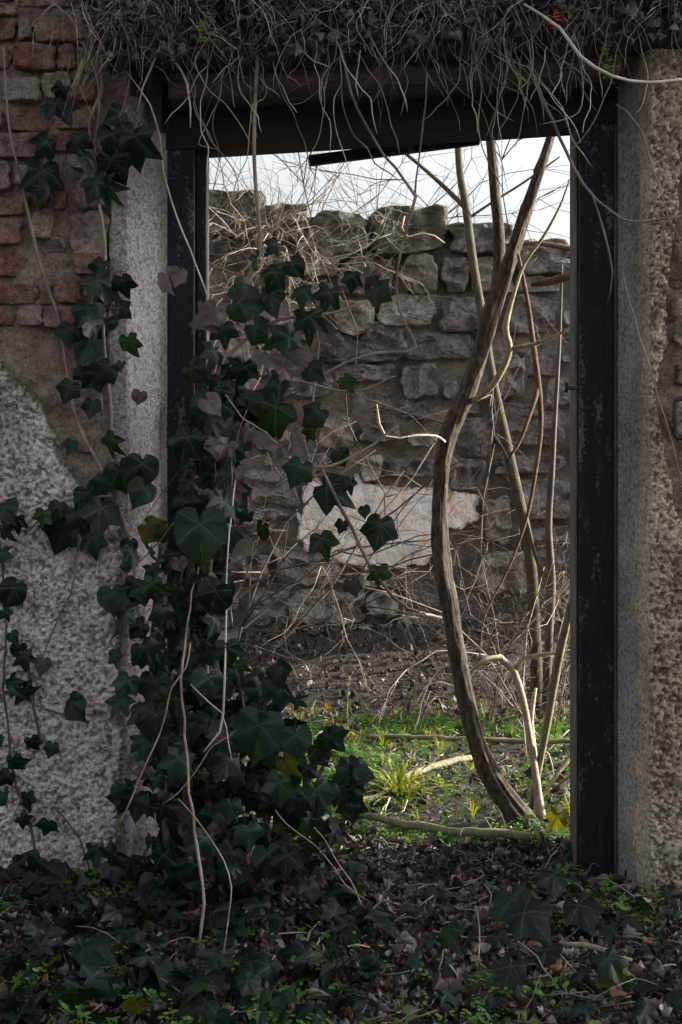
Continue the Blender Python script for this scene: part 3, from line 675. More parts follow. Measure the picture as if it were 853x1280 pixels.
# ------------------------------------------------------------------ twiggy shrubs
def shrub(mbs, start, d, L, r, depth, curl=.25, spread=.7, kids=(2, 4), grav=0.0):
    pts = [Vector(start)]; d = Vector(d).normalized(); n = 5 if depth else 4
    for i in range(n):
        d = (d + Vector((R.gauss(0, 1), R.gauss(0, 1), R.gauss(0, 1))) * curl * .5 + Vector((0, 0, -grav))).normalized()
        pts.append(pts[-1] + d * L / n)
    mbs[min(depth, len(mbs) - 1)].tube(pts, [r * (1 - .6 * i / n) for i in range(n + 1)], 5 if r > .003 else 3, 1e9)
    if depth > 0:
        for _ in range(R.randint(*kids)):
            i = R.randint(1, n); q = (d + Vector((R.gauss(0, 1), R.gauss(0, 1), R.gauss(0, 1))) * spread).normalized()
            shrub(mbs, pts[i], q, L * R.uniform(.45, .75), r * .6, depth - 1, curl, spread, kids, grav)
def bush(name, label, cat, base, n, L, r, depth, mat, dirf, twigname='twigs', **kw):
    t = thing(name, label, cat, base); tw = MB()
    for i in range(n):
        st = MB(); d = dirf()
        shrub([tw] * depth + [st], Vector(base) + Vector((R.uniform(-.15, .15), R.uniform(-.1, .1), 0)) * kw.get('w', 1), d, L * R.uniform(.7, 1.1), r, depth,
              **{k: v for k, v in kw.items() if k != 'w'})
        st.build('stem', mat, t)
    o = tw.build(twigname, mat, t); o['kind'] = 'stuff'; return t
G0 = lambda px, Y: Vector((P(px, 0, Y).x, Y, float(gz(P(px, 0, Y).x, Y)) - .01))
for (base, n, L, r, mt, lab, dx, dz, sp) in [
        (P(310, 300, 4.3), 11, .75, .005, TWIG, 'dry shrub rooted on the upper left of the far wall', .4, .25, .7),
        (P(400, 330, 4.35), 5, .5, .004, STRAW, 'pale twiggy shrub trailing down the upper stones of the far wall', .2, .1, .8),
        (G0(212, 3.2), 7, 1.9, .009, TWIGDARK, 'dark bare shrub rising above the left end of the far wall', .15, 1, .3),
        (G0(640, 3.2), 9, .75, .005, TWIGDARK, 'low dark bramble tangle behind the crooked tree', 0, 1, .4),
        (G0(712, 2.3), 7, .5, .004, TWIG, 'tan bramble tangle low beside the right jamb', -.1, 1, .4),
        (G0(655, 2.3), 3, 1.6, .004, TWIG, 'tall thin bare shrub between the sapling and the right jamb', .05, 1, .18),
        (G0(600, 2.9), 6, .45, .0035, TWIGDARK, 'fine dark bramble haze just right of the crooked trunk', .2, 1, .6),
        (G0(500, 3.7), 6, .45, .004, TWIGDARK, 'small dark bramble at the foot of the wall, left of the trunk', 0, 1, .4),
        (G0(712, 1.8), 3, 1.5, .004, TWIG, 'thin bare shrub before the upper right of the far wall', -.1, 1, .3)]:
    bush('bare_shrub', lab, 'shrub', base, n, L, r, 3, mt, lambda: Vector((R.gauss(dx, sp), R.gauss(0, .25) if base.y < 4 else R.uniform(-1, .1), dz)), curl=.45, spread=.75, kids=(3, 4), w=2 if base.z < 1 else .4)
# a leafless shrub growing beyond the far wall, its tips against the sky
for (x, lab) in ((-.45, 'leafless shrub beyond the far wall, its tips against the sky at left'), (1.35, 'leafless shrub beyond the far wall, its tips against the sky at right')):
    bush('leafless_shrub', lab, 'shrub', (x, 5.6, 0), 8 if x < 0 else 5, 2.3, .012, 3, TWIGDARK, lambda: Vector((R.gauss(0, .2), R.gauss(0, .15), 1)), curl=.3, spread=.6, kids=(4, 5), w=3)
# loose arching sunlit stems, in clumps
for (px, Y, n, lab) in ((585, 2.4, 8, 'clump of dry arching stems on the litter behind the crooked tree'), (705, 1.2, 9, 'clump of pale dry stems leaning beside the foot of the right jamb'), (480, 2.4, 4, 'low clump of dry stems at the back of the yard, left of the crooked tree')):
    c0 = G0(px, Y); t = thing('dry_stem_clump', lab, 'dead stems', c0)
    for k in range(n):
        b0 = c0 + Vector((R.uniform(-.18, .18), R.uniform(-.25, .25), 0)); d = R.choice((-1, 1)) * R.uniform(.1, .5); h = R.uniform(.08, .38)
        m = MB(); m.tube([b0, b0 + Vector((d * .15, 0, h * .8)), b0 + Vector((d * .5, R.uniform(-.1, .1), h)), b0 + Vector((d * .9, R.uniform(-.1, .1), h * .45))], [.0032, .0028, .0022, .0012], 5, .05, jitter=.007)
        m.build('stem', R.choice((STRAW, TWIG, PALE)), t)

# ------------------------------------------------------------------ dead creeper above the lintel
dc = thing('dead_creeper', 'tangled mat of dead creeper roots and pale stems hanging over the lintel', 'creeper', (.15, -.05, 2.4))
def bed(X, Z):
    n = fbm(X * 6, 1.0, Z * 6, 5); return -.06 + .05 * n - .06 * sstep(2.30, 2.55, Z), np.clip(n, 0, 1)
bl = [(-.60,2.31),(-.35,2.30),(.0,2.315),(.4,2.335),(.9,2.37),(1.6,2.36),(1.6,2.78),(-.72,2.78),(-.70,2.42)]
o = sheet('soil_mat', -.75, 1.6, 2.27, 2.78, .012, bed, .05, SOIL, dc, bl, .03); o['kind'] = 'stuff'
def wig(start, d, L, n, w_, grav, stiff=.5):
    pts = [Vector(start)]; d = Vector(d).normalized()
    for i in range(n):
        d = (d + Vector((R.gauss(0, 1), R.gauss(0, .6), R.gauss(0, 1))) * w_ + Vector((0, 0, -grav))).normalized()
        pts.append(pts[-1] + d * L / n)
    return pts
def lint(x): return float(np.interp(x, [-.5, .75, 1.1], [2.30, 2.36, 2.37]))
wd_ = MB()
for k in range(16):
    x = R.uniform(-.6, 1.1); shrub([wd_, wd_, wd_], (x, R.uniform(-.2, -.12), lint(x) + R.uniform(.06, .26)), (R.gauss(0, 1), R.gauss(0, .2), R.gauss(-.25, .4)), R.uniform(.15, .35), R.uniform(.0025, .0045), 2, .4, .6, (1, 3), .05)
wd_.build('woody_stems', TWIGDARK, dc)['kind'] = 'stuff'
ta = MB(); tb = MB()
cl = [(R.uniform(-.68, 1.15), R.uniform(.0, .26)) for _ in range(26)]
for k in range(1250):
    kx, kz = R.choice(cl); x = kx + R.gauss(0, .07) if k % 3 else R.uniform(-.68, 1.15); z = lint(x) + .055 + .26 * R.random() ** .8; q = (x, R.uniform(-.24, -.10), z)
    pts = wig(q, (R.gauss(0, 1), R.gauss(0, .3), R.gauss(-.4, .7)), R.choice((R.uniform(.04, .12), R.uniform(.1, .36))), 8, R.uniform(.15, .38), R.uniform(.05, .2))
    (ta if k % 4 else tb).tube(pts, [R.uniform(.0006, .0016) * (1 - .09 * q_) for q_ in range(9)], 3, 1e9)
ta.build('dead_stems', VINE, dc)['kind'] = 'stuff'; tb.build('bleached_stems', STRAW, dc)['kind'] = 'stuff'
xsd = [R.uniform(-.45, .85) for _ in range(70)] + [R.gauss(.36, .035) for _ in range(22)] + [R.gauss(.0, .04) for _ in range(12)] + [R.gauss(.46, .03) for _ in range(18)]
for x in xsd:
    L = R.choice((R.uniform(.06, .16), R.uniform(.1, .3), R.uniform(.2, .45)))
    m = MB(); m.tube(wig((x, R.uniform(-.19, -.06), lint(x) + R.uniform(-.02, .12)), (R.gauss(0, .35), R.gauss(0, .2), -1), L, 9, .26, .10), [R.uniform(.0009, .002)] * 9 + [.0005], 4)
    m.build('hanging_stem', R.choice((VINE, VINE, STRAW, TWIG)), dc)

# ------------------------------------------------------------------ leaves
def leaf_mesh(name, mat, key, fold=.12, droop=.25, petiole=True, curl=0.0):
    a = np.radians([k[0] for k in key]); r = np.array([k[1] for k in key])
    A = np.concatenate([a, (2 * np.pi - a[::-1])[(1 if key[-1][0] == 180 else 0):(-1 if key[0][0] == 0 else None)]])
    Rr = np.concatenate([r, r[::-1][(1 if key[-1][0] == 180 else 0):(-1 if key[0][0] == 0 else None)]])
    n = len(A); V = [(0, 0, 0)]
    for q in (.5, 1.0):
        for t, rr in zip(A, Rr):
            rq = rr * q if q == 1 else min(rr * .55, .30)
            x, y = math.sin(t) * rq, math.cos(t) * rq
            z = -droop * (rq ** 2) + fold * abs(x) * (1 if rq < .5 else .6) + .06 * math.sin(t * 5 + curl * 9) * q + .03 * math.sin(t * 11 + curl * 5) * q + curl * x * y * 1.4
            V.append((x, y, z))
    fc = [(0, 1 + (k + 1) % n, 1 + k) for k in range(n)] + [(1 + k, 1 + (k + 1) % n, 1 + n + (k + 1) % n, 1 + n + k) for k in range(n)]
    if petiole:
        b0 = len(V)
        for (x, y, z) in ((0, 0, 0), (.02, -.25, -.12), (0, -.5, -.40)):
            V += [(x - .012, y, z), (x + .012, y, z), (x, y, z - .02)]
        for i in range(2):
            for k in range(3):
                fc.append((b0 + i * 3 + k, b0 + i * 3 + (k + 1) % 3, b0 + i * 3 + 3 + (k + 1) % 3, b0 + i * 3 + 3 + k))
    me = mesh_np(name, V, fc, mat)
    uv = me.uv_layers.new(name='UVMap'); li = np.zeros(len(me.loops), np.int32); me.loops.foreach_get('vertex_index', li)
    Va = np.array(V); uv.data.foreach_set('uv', (Va[li][:, :2] * .5 + .5).astype(np.float32).ravel())
    return me
K5 = [(0,1.0),(8,.84),(20,.68),(31,.60),(42,.68),(54,.82),(64,.70),(78,.53),(92,.48),(106,.54),(118,.58),(136,.47),(156,.36),(172,.18)]
K3 = [(0,1.0),(9,.84),(22,.72),(34,.64),(48,.68),(62,.78),(72,.66),(88,.54),(105,.52),(122,.52),(140,.45),(160,.34),(174,.14)]
KH = [(0,1.0),(9,.82),(22,.74),(38,.70),(55,.68),(75,.64),(95,.60),(115,.56),(135,.50),(158,.38),(174,.15)]
K5b = [(0,1.0),(7,.82),(17,.60),(28,.50),(42,.64),(54,.84),(63,.68),(78,.46),(94,.42),(106,.52),(116,.62),(130,.46),(155,.32),(172,.17)]
K3b = [(0,1.0),(8,.8),(18,.62),(30,.54),(44,.66),(56,.78),(66,.66),(84,.50),(104,.46),(125,.42),(150,.33),(174,.14)]
KEYS = [K5, K3, KH, K5b, K3b, K5]
IVM = [leaf_mesh('ivy_leaf', IVY, k, R.uniform(.1, .4), R.uniform(.1, .8), True, c) for k, c in zip(KEYS * 2, (0, .2, -.2, .3, -.3, -.1, .5, -.5, .4, -.4, .15, .6))]
IVMn = [leaf_mesh('ivy_leaf', IVY, k, .7, .3, True, .2) for k in (K5, K3)]              # folded, seen as narrow
DVM = [leaf_mesh('withered_leaf', DEADIVY, k, R.uniform(.3, .7), R.uniform(.3, .8), True, c) for k, c in zip((K5, K3, KH), (.6, -.6, .3))]
def leaf_M(loc, size, roll=0., pitch=0., yaw=0.):
    """hanging leaf: tip down, face towards -Y; roll turns the tip in the wall plane, pitch lifts the face up"""
    base = Matrix(((-1, 0, 0), (0, 0, -1), (0, -1, 0))).to_4x4()
    M = Matrix.Rotation(yaw, 4, 'Z') @ Matrix.Rotation(roll, 4, 'Y') @ Matrix.Rotation(pitch, 4, 'X') @ base
    return Matrix.Translation(loc) @ M @ Matrix.Diagonal((size, size, size, 1))
def put_leaf(parent, me, M, name='leaf'):
    o = bpy.data.objects.new(name, me); COL.objects.link(o); o.parent = parent
    o.matrix_basis = Matrix.Translation(-parent.location) @ M; return o
def lf(parent, px, py, size, Y, dead=False, narrow=False, roll=None, pitch=None):
    """leaf whose middle is near (px,py), overall height about size pixels"""
    sc = U(size, Y) / 1.42
    q = P(px, py, Y) + Vector((0, 0, sc * .35))
    if dead: sc *= .8
    me = R.choice(DVM) if dead else (R.choice(IVMn) if narrow else R.choice(IVM))
    return put_leaf(parent, me, leaf_M(q, sc, R.gauss(0, .5) if roll is None else roll, R.uniform(-.6, .35) if pitch is None else pitch, R.gauss(0, .45)),
                    'withered_leaf' if dead else 'leaf')
def stems(parent, L, mat=VINE, sides=6):
    for pts, ws in L:
        m = MB(); m.tube(pxpath(pts), pxr(ws, pts[0][2]), sides, .03, jitter=.002); m.build('stem', mat, parent)

# ivy on the upper bricks
iv = thing('ivy', 'ivy cluster hanging on the red bricks at the upper left corner', 'ivy', P(124, 150, -.03))
stems(iv, [([(128,20,-.06),(126,120,-.07),(112,150,-.07),(120,230,-.07),(131,300,-.05),(132,360,-.05)], [4,5,4,4,4,4])])
for a, b_, s in [(120,2,34),(137,34,40),(150,78,46),(70,142,52),(168,186,66),(140,178,44),(55,228,62),(60,188,44),(98,182,42),(120,240,50),(140,212,54),(133,242,44),(78,118,30),(150,150,34),(62,250,44),(108,205,36)]:
    lf(iv, a, b_, s, R.uniform(-.14, -.07))
iv = thing('ivy', 'ivy strand on the bare mortar between the bricks and the pale jamb plaster', 'ivy', P(130, 450, -.03))
stems(iv, [([(132,360,-.05),(130,420,-.05),(137,500,-.05),(140,590,-.05)], [4,4,5,4]), ([(118,360,-.05),(108,420,-.05),(122,470,-.05),(128,520,-.05)], [3,3,3,3])])
for a, b_, s in [(122,362,46),(152,360,40),(135,375,40),(148,392,32),(160,434,36),(88,420,40),(110,395,42),(112,440,44),(88,492,34),(116,512,30),(122,478,44),(135,470,40),(128,340,34),(90,560,26),(140,560,44),(115,420,50),(132,415,46),(100,470,26)]:
    lf(iv, a, b_, s, R.uniform(-.1, -.05), narrow=s < 36 and R.random() < .4)
for a, b_, s in [(175,500,30),(152,460,22),(100,400,30)]: lf(iv, a, b_, s, -.05, True)
iv = thing('ivy', 'ivy sprays reaching left over the roughcast below the rust stain', 'ivy', P(125, 650, -.06))
stems(iv, [([(140,620,-.07),(100,622,-.07),(60,640,-.06),(30,670,-.05)], [4,3,3,2]), ([(96,672,-.06),(92,730,-.06),(70,780,-.05),(50,830,-.05)], [2,3,2,2]),
           ([(150,640,-.08),(165,690,-.08),(172,760,-.08),(186,830,-.1)], [6,6,5,5])], VINE)
for a, b_, s in [(110,628,50),(98,656,56),(128,650,62),(55,650,34),(74,640,30),(116,682,40),(150,600,52),(178,592,52),(140,752,44),(180,620,44),(165,700,40),(186,670,44),(130,610,34)]:
    lf(iv, a, b_, s, R.uniform(-.13, -.07))
lf(iv, 82, 672, 60, -.07, narrow=True); lf(iv, 146, 792, 42, -.07, True); lf(iv, 54, 836, 34, -.07, True, roll=.2)
iv = thing('ivy', 'sparse ivy strand climbing the roughcast at the left edge', 'ivy', P(30, 900, -.06))
stems(iv, [([(48,1100,-.1),(40,1040,-.08),(22,985,-.07),(12,940,-.07),(10,900,-.06),(4,860,-.06)], [4,4,4,3,3,3]), ([(50,930,-.06),(44,890,-.06),(38,860,-.06),(34,815,-.06)], [3,4,4,3]),
           ([(40,880,-.06),(75,892,-.06),(88,895,-.06)], [2,2,2]), ([(70,1010,-.05),(100,1050,-.06),(112,1090,-.06)], [2,2,2]), ([(-8,640,-.06),(2,700,-.06),(8,780,-.06),(4,860,-.06)], [3,3,3,3])], TWIGDARK)
for a, b_, s in [(8,642,38),(22,655,26),(3,668,36),(18,745,44),(3,700,36),(6,770,22),(15,798,20),(30,828,34),(24,815,26),(14,862,38),(30,874,42),(89,890,44),(40,932,26),(18,958,32),(10,975,30),(34,1002,28),(28,1030,28),(60,1038,34),(48,1088,50),(120,1070,38),(5,1000,30),(62,1100,44),(12,1110,50),(20,1090,40),(-5,930,30)]:
    lf(iv, a, b_, s, R.uniform(-.12, -.07), roll=R.gauss(0, .7))
lf(iv, 65, 938, 24, -.08, narrow=True)
lf(iv, 100, 1112, 44, -.1, True); lf(iv, 140, 1095, 44, -.1, True)

# ivy arching into the doorway
arch = thing('ivy', 'ivy spray spreading into the left of the doorway before the rubble wall', 'ivy', P(320, 470, -.02))
stems(arch, [([(330,560,-.1),(360,572,-.05),(400,585,0),(450,566,.03),(480,545,.05),(497,532,.05)], [5,5,4,4,3,2]),
             ([(402,585,0),(418,620,.02),(440,660,.04),(468,715,.06),(505,757,.1),(552,772,.7)], [4,5,5,4,4,3]),
             ([(258,490,-.05),(300,430,-.05),(350,400,-.05),(420,390,-.04),(460,375,-.04)], [5,5,4,3,2]),
             ([(300,520,-.06),(330,480,-.05),(380,478,0),(440,490,.02),(495,470,.04)], [5,4,4,3,2]),
             ([(395,560,0),(392,500,-.02),(398,430,-.02),(388,380,-.03)], [3,3,2,2])], VINE)
for a, b_, s in [(345,528,92),(408,625,72),(476,668,58),(402,684,52),(474,722,40),(376,594,50),(298,392,66),(336,378,58),(386,408,58),(440,352,34),(470,372,46),(466,350,36),(412,376,50),(366,338,38),(346,312,34),(362,434,58),(306,472,62),(398,524,44),(430,482,36),
                   (265,520,66),(262,590,80),(296,556,56),(288,500,60),(320,420,50),(270,450,52),(345,350,44),(322,330,36),(378,370,38),(310,520,50),(240,470,44),(280,420,48),(388,470,40),(455,596,0),(425,575,34),(390,545,40),(436,610,34),(428,660,26),(455,640,22),(328,668,38),(310,650,34),(262,480,40),(352,480,44)]:
    if s: lf(arch, a, b_, s * .88, R.uniform(-.16, -.02) if a < 400 else R.uniform(-.03, .05), roll=R.gauss(0, .45))
for a, b_, s in [(340,456,40),(356,470,38),(326,452,32),(346,484,36),(362,455,30),(330,552,44),(350,566,40),(312,545,34),(208,358,50),(224,350,38),(270,545,40),(455,522,42),(380,640,30),(440,738,36),(258,640,46),(250,410,60),(268,400,50)]:
    lf(arch, a, b_, s, R.uniform(-.2, -.08), True)
# the main ivy column: 300 nearest leaves are parts, the inner ones one mass
colp = [(238,515),(290,455),(300,600),(282,700),(288,800),(312,830),(356,890),(388,960),(392,1060),(380,1190),(160,1190),(182,1060),(178,980),(190,880),(196,790),(212,700),(230,600)]
sidep = [(290,800),(400,870),(445,960),(440,1090),(380,1180),(360,900)]
leftp = [(160,640),(215,640),(180,1000),(150,1150),(130,1150),(150,900)]
def samp(poly, n):
    out = []; xs_ = [p[0] for p in poly]; ys_ = [p[1] for p in poly]
    while len(out) < n:
        x, y = R.uniform(min(xs_), max(xs_)), R.uniform(min(ys_), max(ys_))
        if inpoly(np.array([x]), np.array([y]), poly)[0]: out.append((x, y))
    return out
ic = thing('ivy', 'dense dark ivy column smothering the left jamb down to the ground', 'ivy', P(250, 1100, -.2))
stems(ic, [([(240,1150,-.2),(235,1000,-.1),(228,850,-.05),(240,700,-.03),(245,560,-.02),(250,470,-.02)], [16,14,13,12,10,7]),
           ([(270,1150,-.2),(262,1000,-.12),(270,850,-.06),(262,700,-.05),(280,580,-.04)], [12,11,10,8,6]),
           ([(210,1150,-.2),(205,1000,-.12),(190,900,-.1),(192,780,-.08),(200,680,-.05)], [9,8,7,6,4]),
           ([(330,1150,-.2),(335,1050,-.15),(320,950,-.1),(300,860,-.1),(290,780,-.1)], [7,6,6,5,3]),
           ([(380,1100,-.1),(385,1020,-.05),(410,940,0),(420,900,0)], [5,5,4,3])], BARK)
big = [(250,676,100),(180,822,62),(204,772,50),(270,752,66),(325,925,92),(195,905,56),(225,960,60),(260,860,60),(190,740,50),(235,560,66),(232,640,60),(280,640,60),(285,820,50),(350,990,60),(170,1010,56),(245,1100,62),(310,1050,60),(205,1080,56),(160,860,46),(370,930,56),(395,1000,60),(360,1080,56),(330,860,46),(285,960,56),(145,825,40)]
for a, b_, s in big: lf(ic, a, b_, s * .85, R.uniform(-.45, -.33), roll=R.gauss(0, .3), pitch=R.uniform(-.4, .1))
for a, b_ in samp(colp, 205) + samp(sidep, 34) + samp(leftp, 22):
    k = (b_ - 470) / 700; lf(ic, a, b_, R.choice((R.uniform(16, 32), R.uniform(22, 42), R.uniform(32, 56))), -R.uniform(.05, .22 + .22 * k), roll=R.gauss(0, .6))
for a, b_ in samp(colp, 26): lf(ic, a, b_, R.uniform(28, 46), -R.uniform(.1, .35), True)
def scatter(name, metas, Ms, mat, parent=None, label=None, cat=None):
    """joins transformed copies of small template meshes into one object, with a random value per copy"""
    Vs, Fs, At, UVs = [], [], [], []; n = 0
    for (V, Fc, UVt), M in zip(metas, Ms):
        M = np.array(M); Vs.append(V @ M[:3, :3].T + M[:3, 3]); Fs.append(Fc + n); n += len(V); At.append(np.full(len(V), R.random())); UVs.append(UVt)
    me = mesh_np(name, np.concatenate(Vs), np.concatenate(Fs), mat, True, {'rnd': np.concatenate(At)})
    if UVs[0] is not None:
        uv = me.uv_layers.new(name='UVMap'); uv.data.foreach_set('uv', np.concatenate(UVs).astype(np.float32).ravel())
    o = link(name, me, parent); o['kind'] = 'stuff'
    if label: o['label'] = label
    if cat: o['category'] = cat
    return o
def tri_template(me):
    me.calc_loop_triangles(); V = np.zeros(len(me.vertices) * 3); me.vertices.foreach_get('co', V); V = V.reshape(-1, 3)
    T = np.array([t.vertices[:] for t in me.loop_triangles]); return (V, T, (V[T.ravel()][:, :2] * .5 + .5))
TIV = [tri_template(m) for m in IVM]
Ms = []
for k in range(18):
    a, b_ = samp(colp + [], 1)[0]; a += R.uniform(-15, 30); st_ = P(a, b_, R.uniform(-.5, -.3) if b_ > 700 else -.22)
    if b_ > 1020: continue
    m = MB(); m.tube(wig(st_, (R.gauss(0, .6), 0, -1), U(R.uniform(60, 230)), 8, .20, .05), [R.uniform(.0009, .0022)] * 8 + [.0006], 4); m.build('hanging_stem', R.choice((VINE, TWIGDARK, TWIGDARK, TWIG)), ic)
for a, b_ in samp(colp, 340):
    k = (b_ - 470) / 700; Y = R.uniform(-.12 - .12 * k, .12); Ms.append(leaf_M(P(a, b_, Y), U(R.uniform(20, 46), Y) / 1.4, R.gauss(0, .8), R.uniform(-.7, .5), R.gauss(0, .6)))
scatter('inner_leaves', [R.choice(TIV) for _ in Ms], Ms, IVY_S, ic)

# ------------------------------------------------------------------ things on the ground
def gmat(x, y, size, lift=0., tilt=.35, face_up=True):
    z = float(gz(x, y)) + lift
    q = Matrix.Translation((x, y, z)) @ Matrix.Rotation(R.uniform(0, 6.28), 4, 'Z') @ Matrix.Rotation(R.gauss(0, tilt), 4, 'X') @ Matrix.Rotation(R.gauss(0, tilt), 4, 'Y')
    return q @ Matrix.Diagonal((size, size, size, 1))
def gpt(px, py):
    D = H * F / (py - 560); return (px - 426.5) * D / F, D + CY
gi = thing('ground_ivy', 'ivy creeping over the leaf litter below the left wall and ivy column', 'ivy', (-.5, -.5, 0))
cnt = 0
while cnt < 260:
    px, py = R.uniform(-20, 470), R.uniform(1090, 1300)
    if px > 300 and R.random() < .35: continue
    x, y = gpt(px, py); put_leaf(gi, R.choice(IVM), gmat(x, y, R.uniform(.03, .08), R.uniform(.02, .09), .55)); cnt += 1
gi2 = thing('ground_ivy', 'scattered ivy leaves on the ground right of the doorway and round the pale stone', 'ivy', (.6, -.5, 0))
for k in range(90):
    px, py = R.uniform(470, 870), R.uniform(1125, 1300)
    x, y = gpt(px, py); put_leaf(gi2, R.choice(IVM), gmat(x, y, R.uniform(.025, .06), R.uniform(.01, .06), .5))
for a, b_, s in [(724,1168,.10),(640,1160,.12),(655,1178,.12),(690,1128,.08),(560,1200,.08),(640,1250,.08),(760,1240,.08)]:
    x, y = gpt(a, b_ + 8); put_leaf(gi2, R.choice(IVM[:2]), leaf_M(Vector((x, y, .09)), s * .8, R.gauss(0, .4), -.9, R.gauss(0, .3)))
gi3 = thing('ground_ivy', 'backlit ivy leaves on the sunny ground just inside the doorway', 'ivy', (.3, .6, 0))
for k in range(46):
    px, py = (R.uniform(395, 450) if k % 2 else R.uniform(665, 720)), R.uniform(960, 1110)
    x, y = gpt(px, py); put_leaf(gi3, R.choice(IVM), gmat(x, y, R.uniform(.03, .06), R.uniform(.03, .10), .8))

# litter template: a curled dead leaf; herb template: a sprig of round leaflets
def litter_t(curl, wd):
    V = []; n = 5
    for i in range(n):
        t = i / (n - 1); ww = wd * math.sin(math.pi * min(.97, max(.06, t * .92 + .04))) ** .8
        for s in (-1, 0, 1):
            V.append((s * ww + R.gauss(0, .05), t - .5, curl * (abs(s) * ww * 1.2 + (t - .5) ** 2) + R.gauss(0, .07)))
    Fc = []
    for i in range(n - 1):
        for s in range(2):
            a = i * 3 + s; Fc += [(a, a + 1, a + 4), (a, a + 4, a + 3)]
    return (np.array(V), np.array(Fc), None)
LT = [litter_t(c, w_) for c, w_ in ((.8, .14), (1.4, .24), (-.9, .18), (2.0, .30), (.2, .05), (2.6, .14), (1.2, .035), (-1.6, .26), (1.2, .34), (3.2, .22), (.6, .03), (-1, .05))]
def herb_t(n, seed):
    q = random.Random(seed); V = []; Fc = []
    for i in range(n):
        a = q.uniform(0, 6.28); d = q.uniform(.15, 1); h = q.uniform(.3, 1.0); c = (math.cos(a) * d, math.sin(a) * d, h); s = q.uniform(.16, .32); b0 = len(V); tl = q.uniform(-.5, .5)
        V.append(c)
        for k in range(6):
            t = k / 6 * 6.283; V.append((c[0] + math.cos(t) * s, c[1] + math.sin(t) * s * .8, c[2] + tl * math.cos(t) * s + .05))
        Fc += [(b0, b0 + 1 + k, b0 + 1 + (k + 1) % 6) for k in range(6)]
        b1 = len(V); V += [(c[0] - .02, c[1], c[2]), (c[0] + .02, c[1], c[2]), (0, 0, -.3)]; Fc.append((b1, b1 + 1, b1 + 2))
    return (np.array(V), np.array(Fc), None)
HT = [herb_t(n, i) for i, n in enumerate((6, 8, 5, 9))]
def blade_t():
    V = []; Fc = []
    for i in range(7):
        a = R.uniform(0, 6.28); l = R.uniform(.6, 1); dx, dy = math.cos(a) * .5 * l, math.sin(a) * .5 * l; b0 = len(V)
        V += [(-.02, 0, 0), (.02, 0, 0), (dx * .5 + .02, dy * .5, .7 * l), (dx * .5 - .02, dy * .5, .7 * l), (dx * 1.2, dy * 1.2, l * .9)]
        Fc += [(b0, b0 + 1, b0 + 2), (b0, b0 + 2, b0 + 3), (b0 + 3, b0 + 2, b0 + 4)]
    return (np.array(V), np.array(Fc), None)
BT = [blade_t() for _ in range(4)]
Ms = []
for k in range(34000):
    u = R.random()
    if u > .86: x, y = R.uniform(-1.3, 2.1), R.uniform(2.3, 4.5)
    elif u < .52: x, y = R.uniform(-1.2, 1.3), R.uniform(-1.0, .5)
    else: x, y = R.uniform(-1.8, 2.4), R.uniform(.4, 4.6)
    s = R.choice((R.uniform(.007, .018), R.uniform(.010, .024), R.uniform(.012, .030), R.uniform(.02, .048))); Ms.append(gmat(x, y, s, R.uniform(0, .025), .7))
scatter('leaf_litter', [R.choice(LT) for _ in Ms], Ms, LITTER, None, 'grey brown dead leaves covering the ground', 'leaf litter')
Ms = []
while len(Ms) < 4300:
    u = R.random()
    if u < .90:
        x, y = R.uniform(-.6, 1.4), R.uniform(.42, 2.5)
        if fbm(x * 2.4, y * 2.4, 5, 2) < -.12 and R.random() < .8: continue
    else:
        x, y = R.uniform(-1.2, 1.4), R.uniform(-1.1, .2)
        if fbm(x * 3.4, y * 3.4, 8, 2) < .16: continue
    Ms.append(gmat(x, y, R.uniform(.014, .032), .014, .25) if y > .4 else gmat(x, y, R.uniform(.018, .036), .03, .25))
scatter('green_herbs', [R.choice(HT) for _ in Ms], Ms, GREEN, None, 'low bright green herbs growing through the leaves', 'ground cover')
Ms = [gmat(R.uniform(-.3, 1.5), R.uniform(.6, 2.8), R.uniform(.04, .10), -.005, .3) for _ in range(420)]
scatter('dry_grass', [R.choice(BT) for _ in Ms], Ms, FERN, None, 'thin yellowish grass tufts on the sunny yard', 'grass')
m = MB(); m2 = MB()
for k in range(2600):
    if k % 2: x, y = R.uniform(-1.4, 1.5), R.uniform(-1.1, .4)
    else: x, y = R.uniform(-.8, 1.7), R.uniform(.4, 2.7)
    a = R.uniform(0, 6.28); L = R.choice((R.uniform(.03, .10), R.uniform(.03, .10), R.uniform(.06, .24))); z = float(gz(x, y)) + R.uniform(.002, .028); d = Vector((math.cos(a), math.sin(a), R.gauss(0, .12)))
    (m if k % 4 else m2).tube(wig((x, y, z), d, L, 5, .22, .03), R.uniform(.0008, .0028), 3, 1e9)
m.build('ground_twigs', TWIG)['kind'] = 'stuff'; m2.build('bleached_ground_twigs', STRAW)['kind'] = 'stuff'
for o in COL.objects:
    if o.name == 'ground_twigs': tagp(o, 'tan twigs strewn over the leaf litter', 'twigs')
    if o.name == 'bleached_ground_twigs': tagp(o, 'bleached straw and thin stems strewn over the litter', 'straw')
BROWN = m_leaf('brown_dead_leaf', [(0, (.10, .05, .03)), (.4, (.17, .12, .10)), (.8, (.26, .23, .22)), (1, (.20, .075, .03))], (.24, .17, .13), rough=.65, trcol=(1.4, 1.1, .8))
BLM = [leaf_mesh('dead_leaf', BROWN, k, f, d, False, c) for k, f, d, c in ((KH, .5, .5, .4), (K3, .9, .3, -.5), (KH, -.3, .8, .6), (K5, .6, .9, -.3))]
dl = thing('fallen_leaves', 'larger curled brown and grey dead leaves lying loose in front of the doorway', 'dead leaves', (0, -.4, 0))
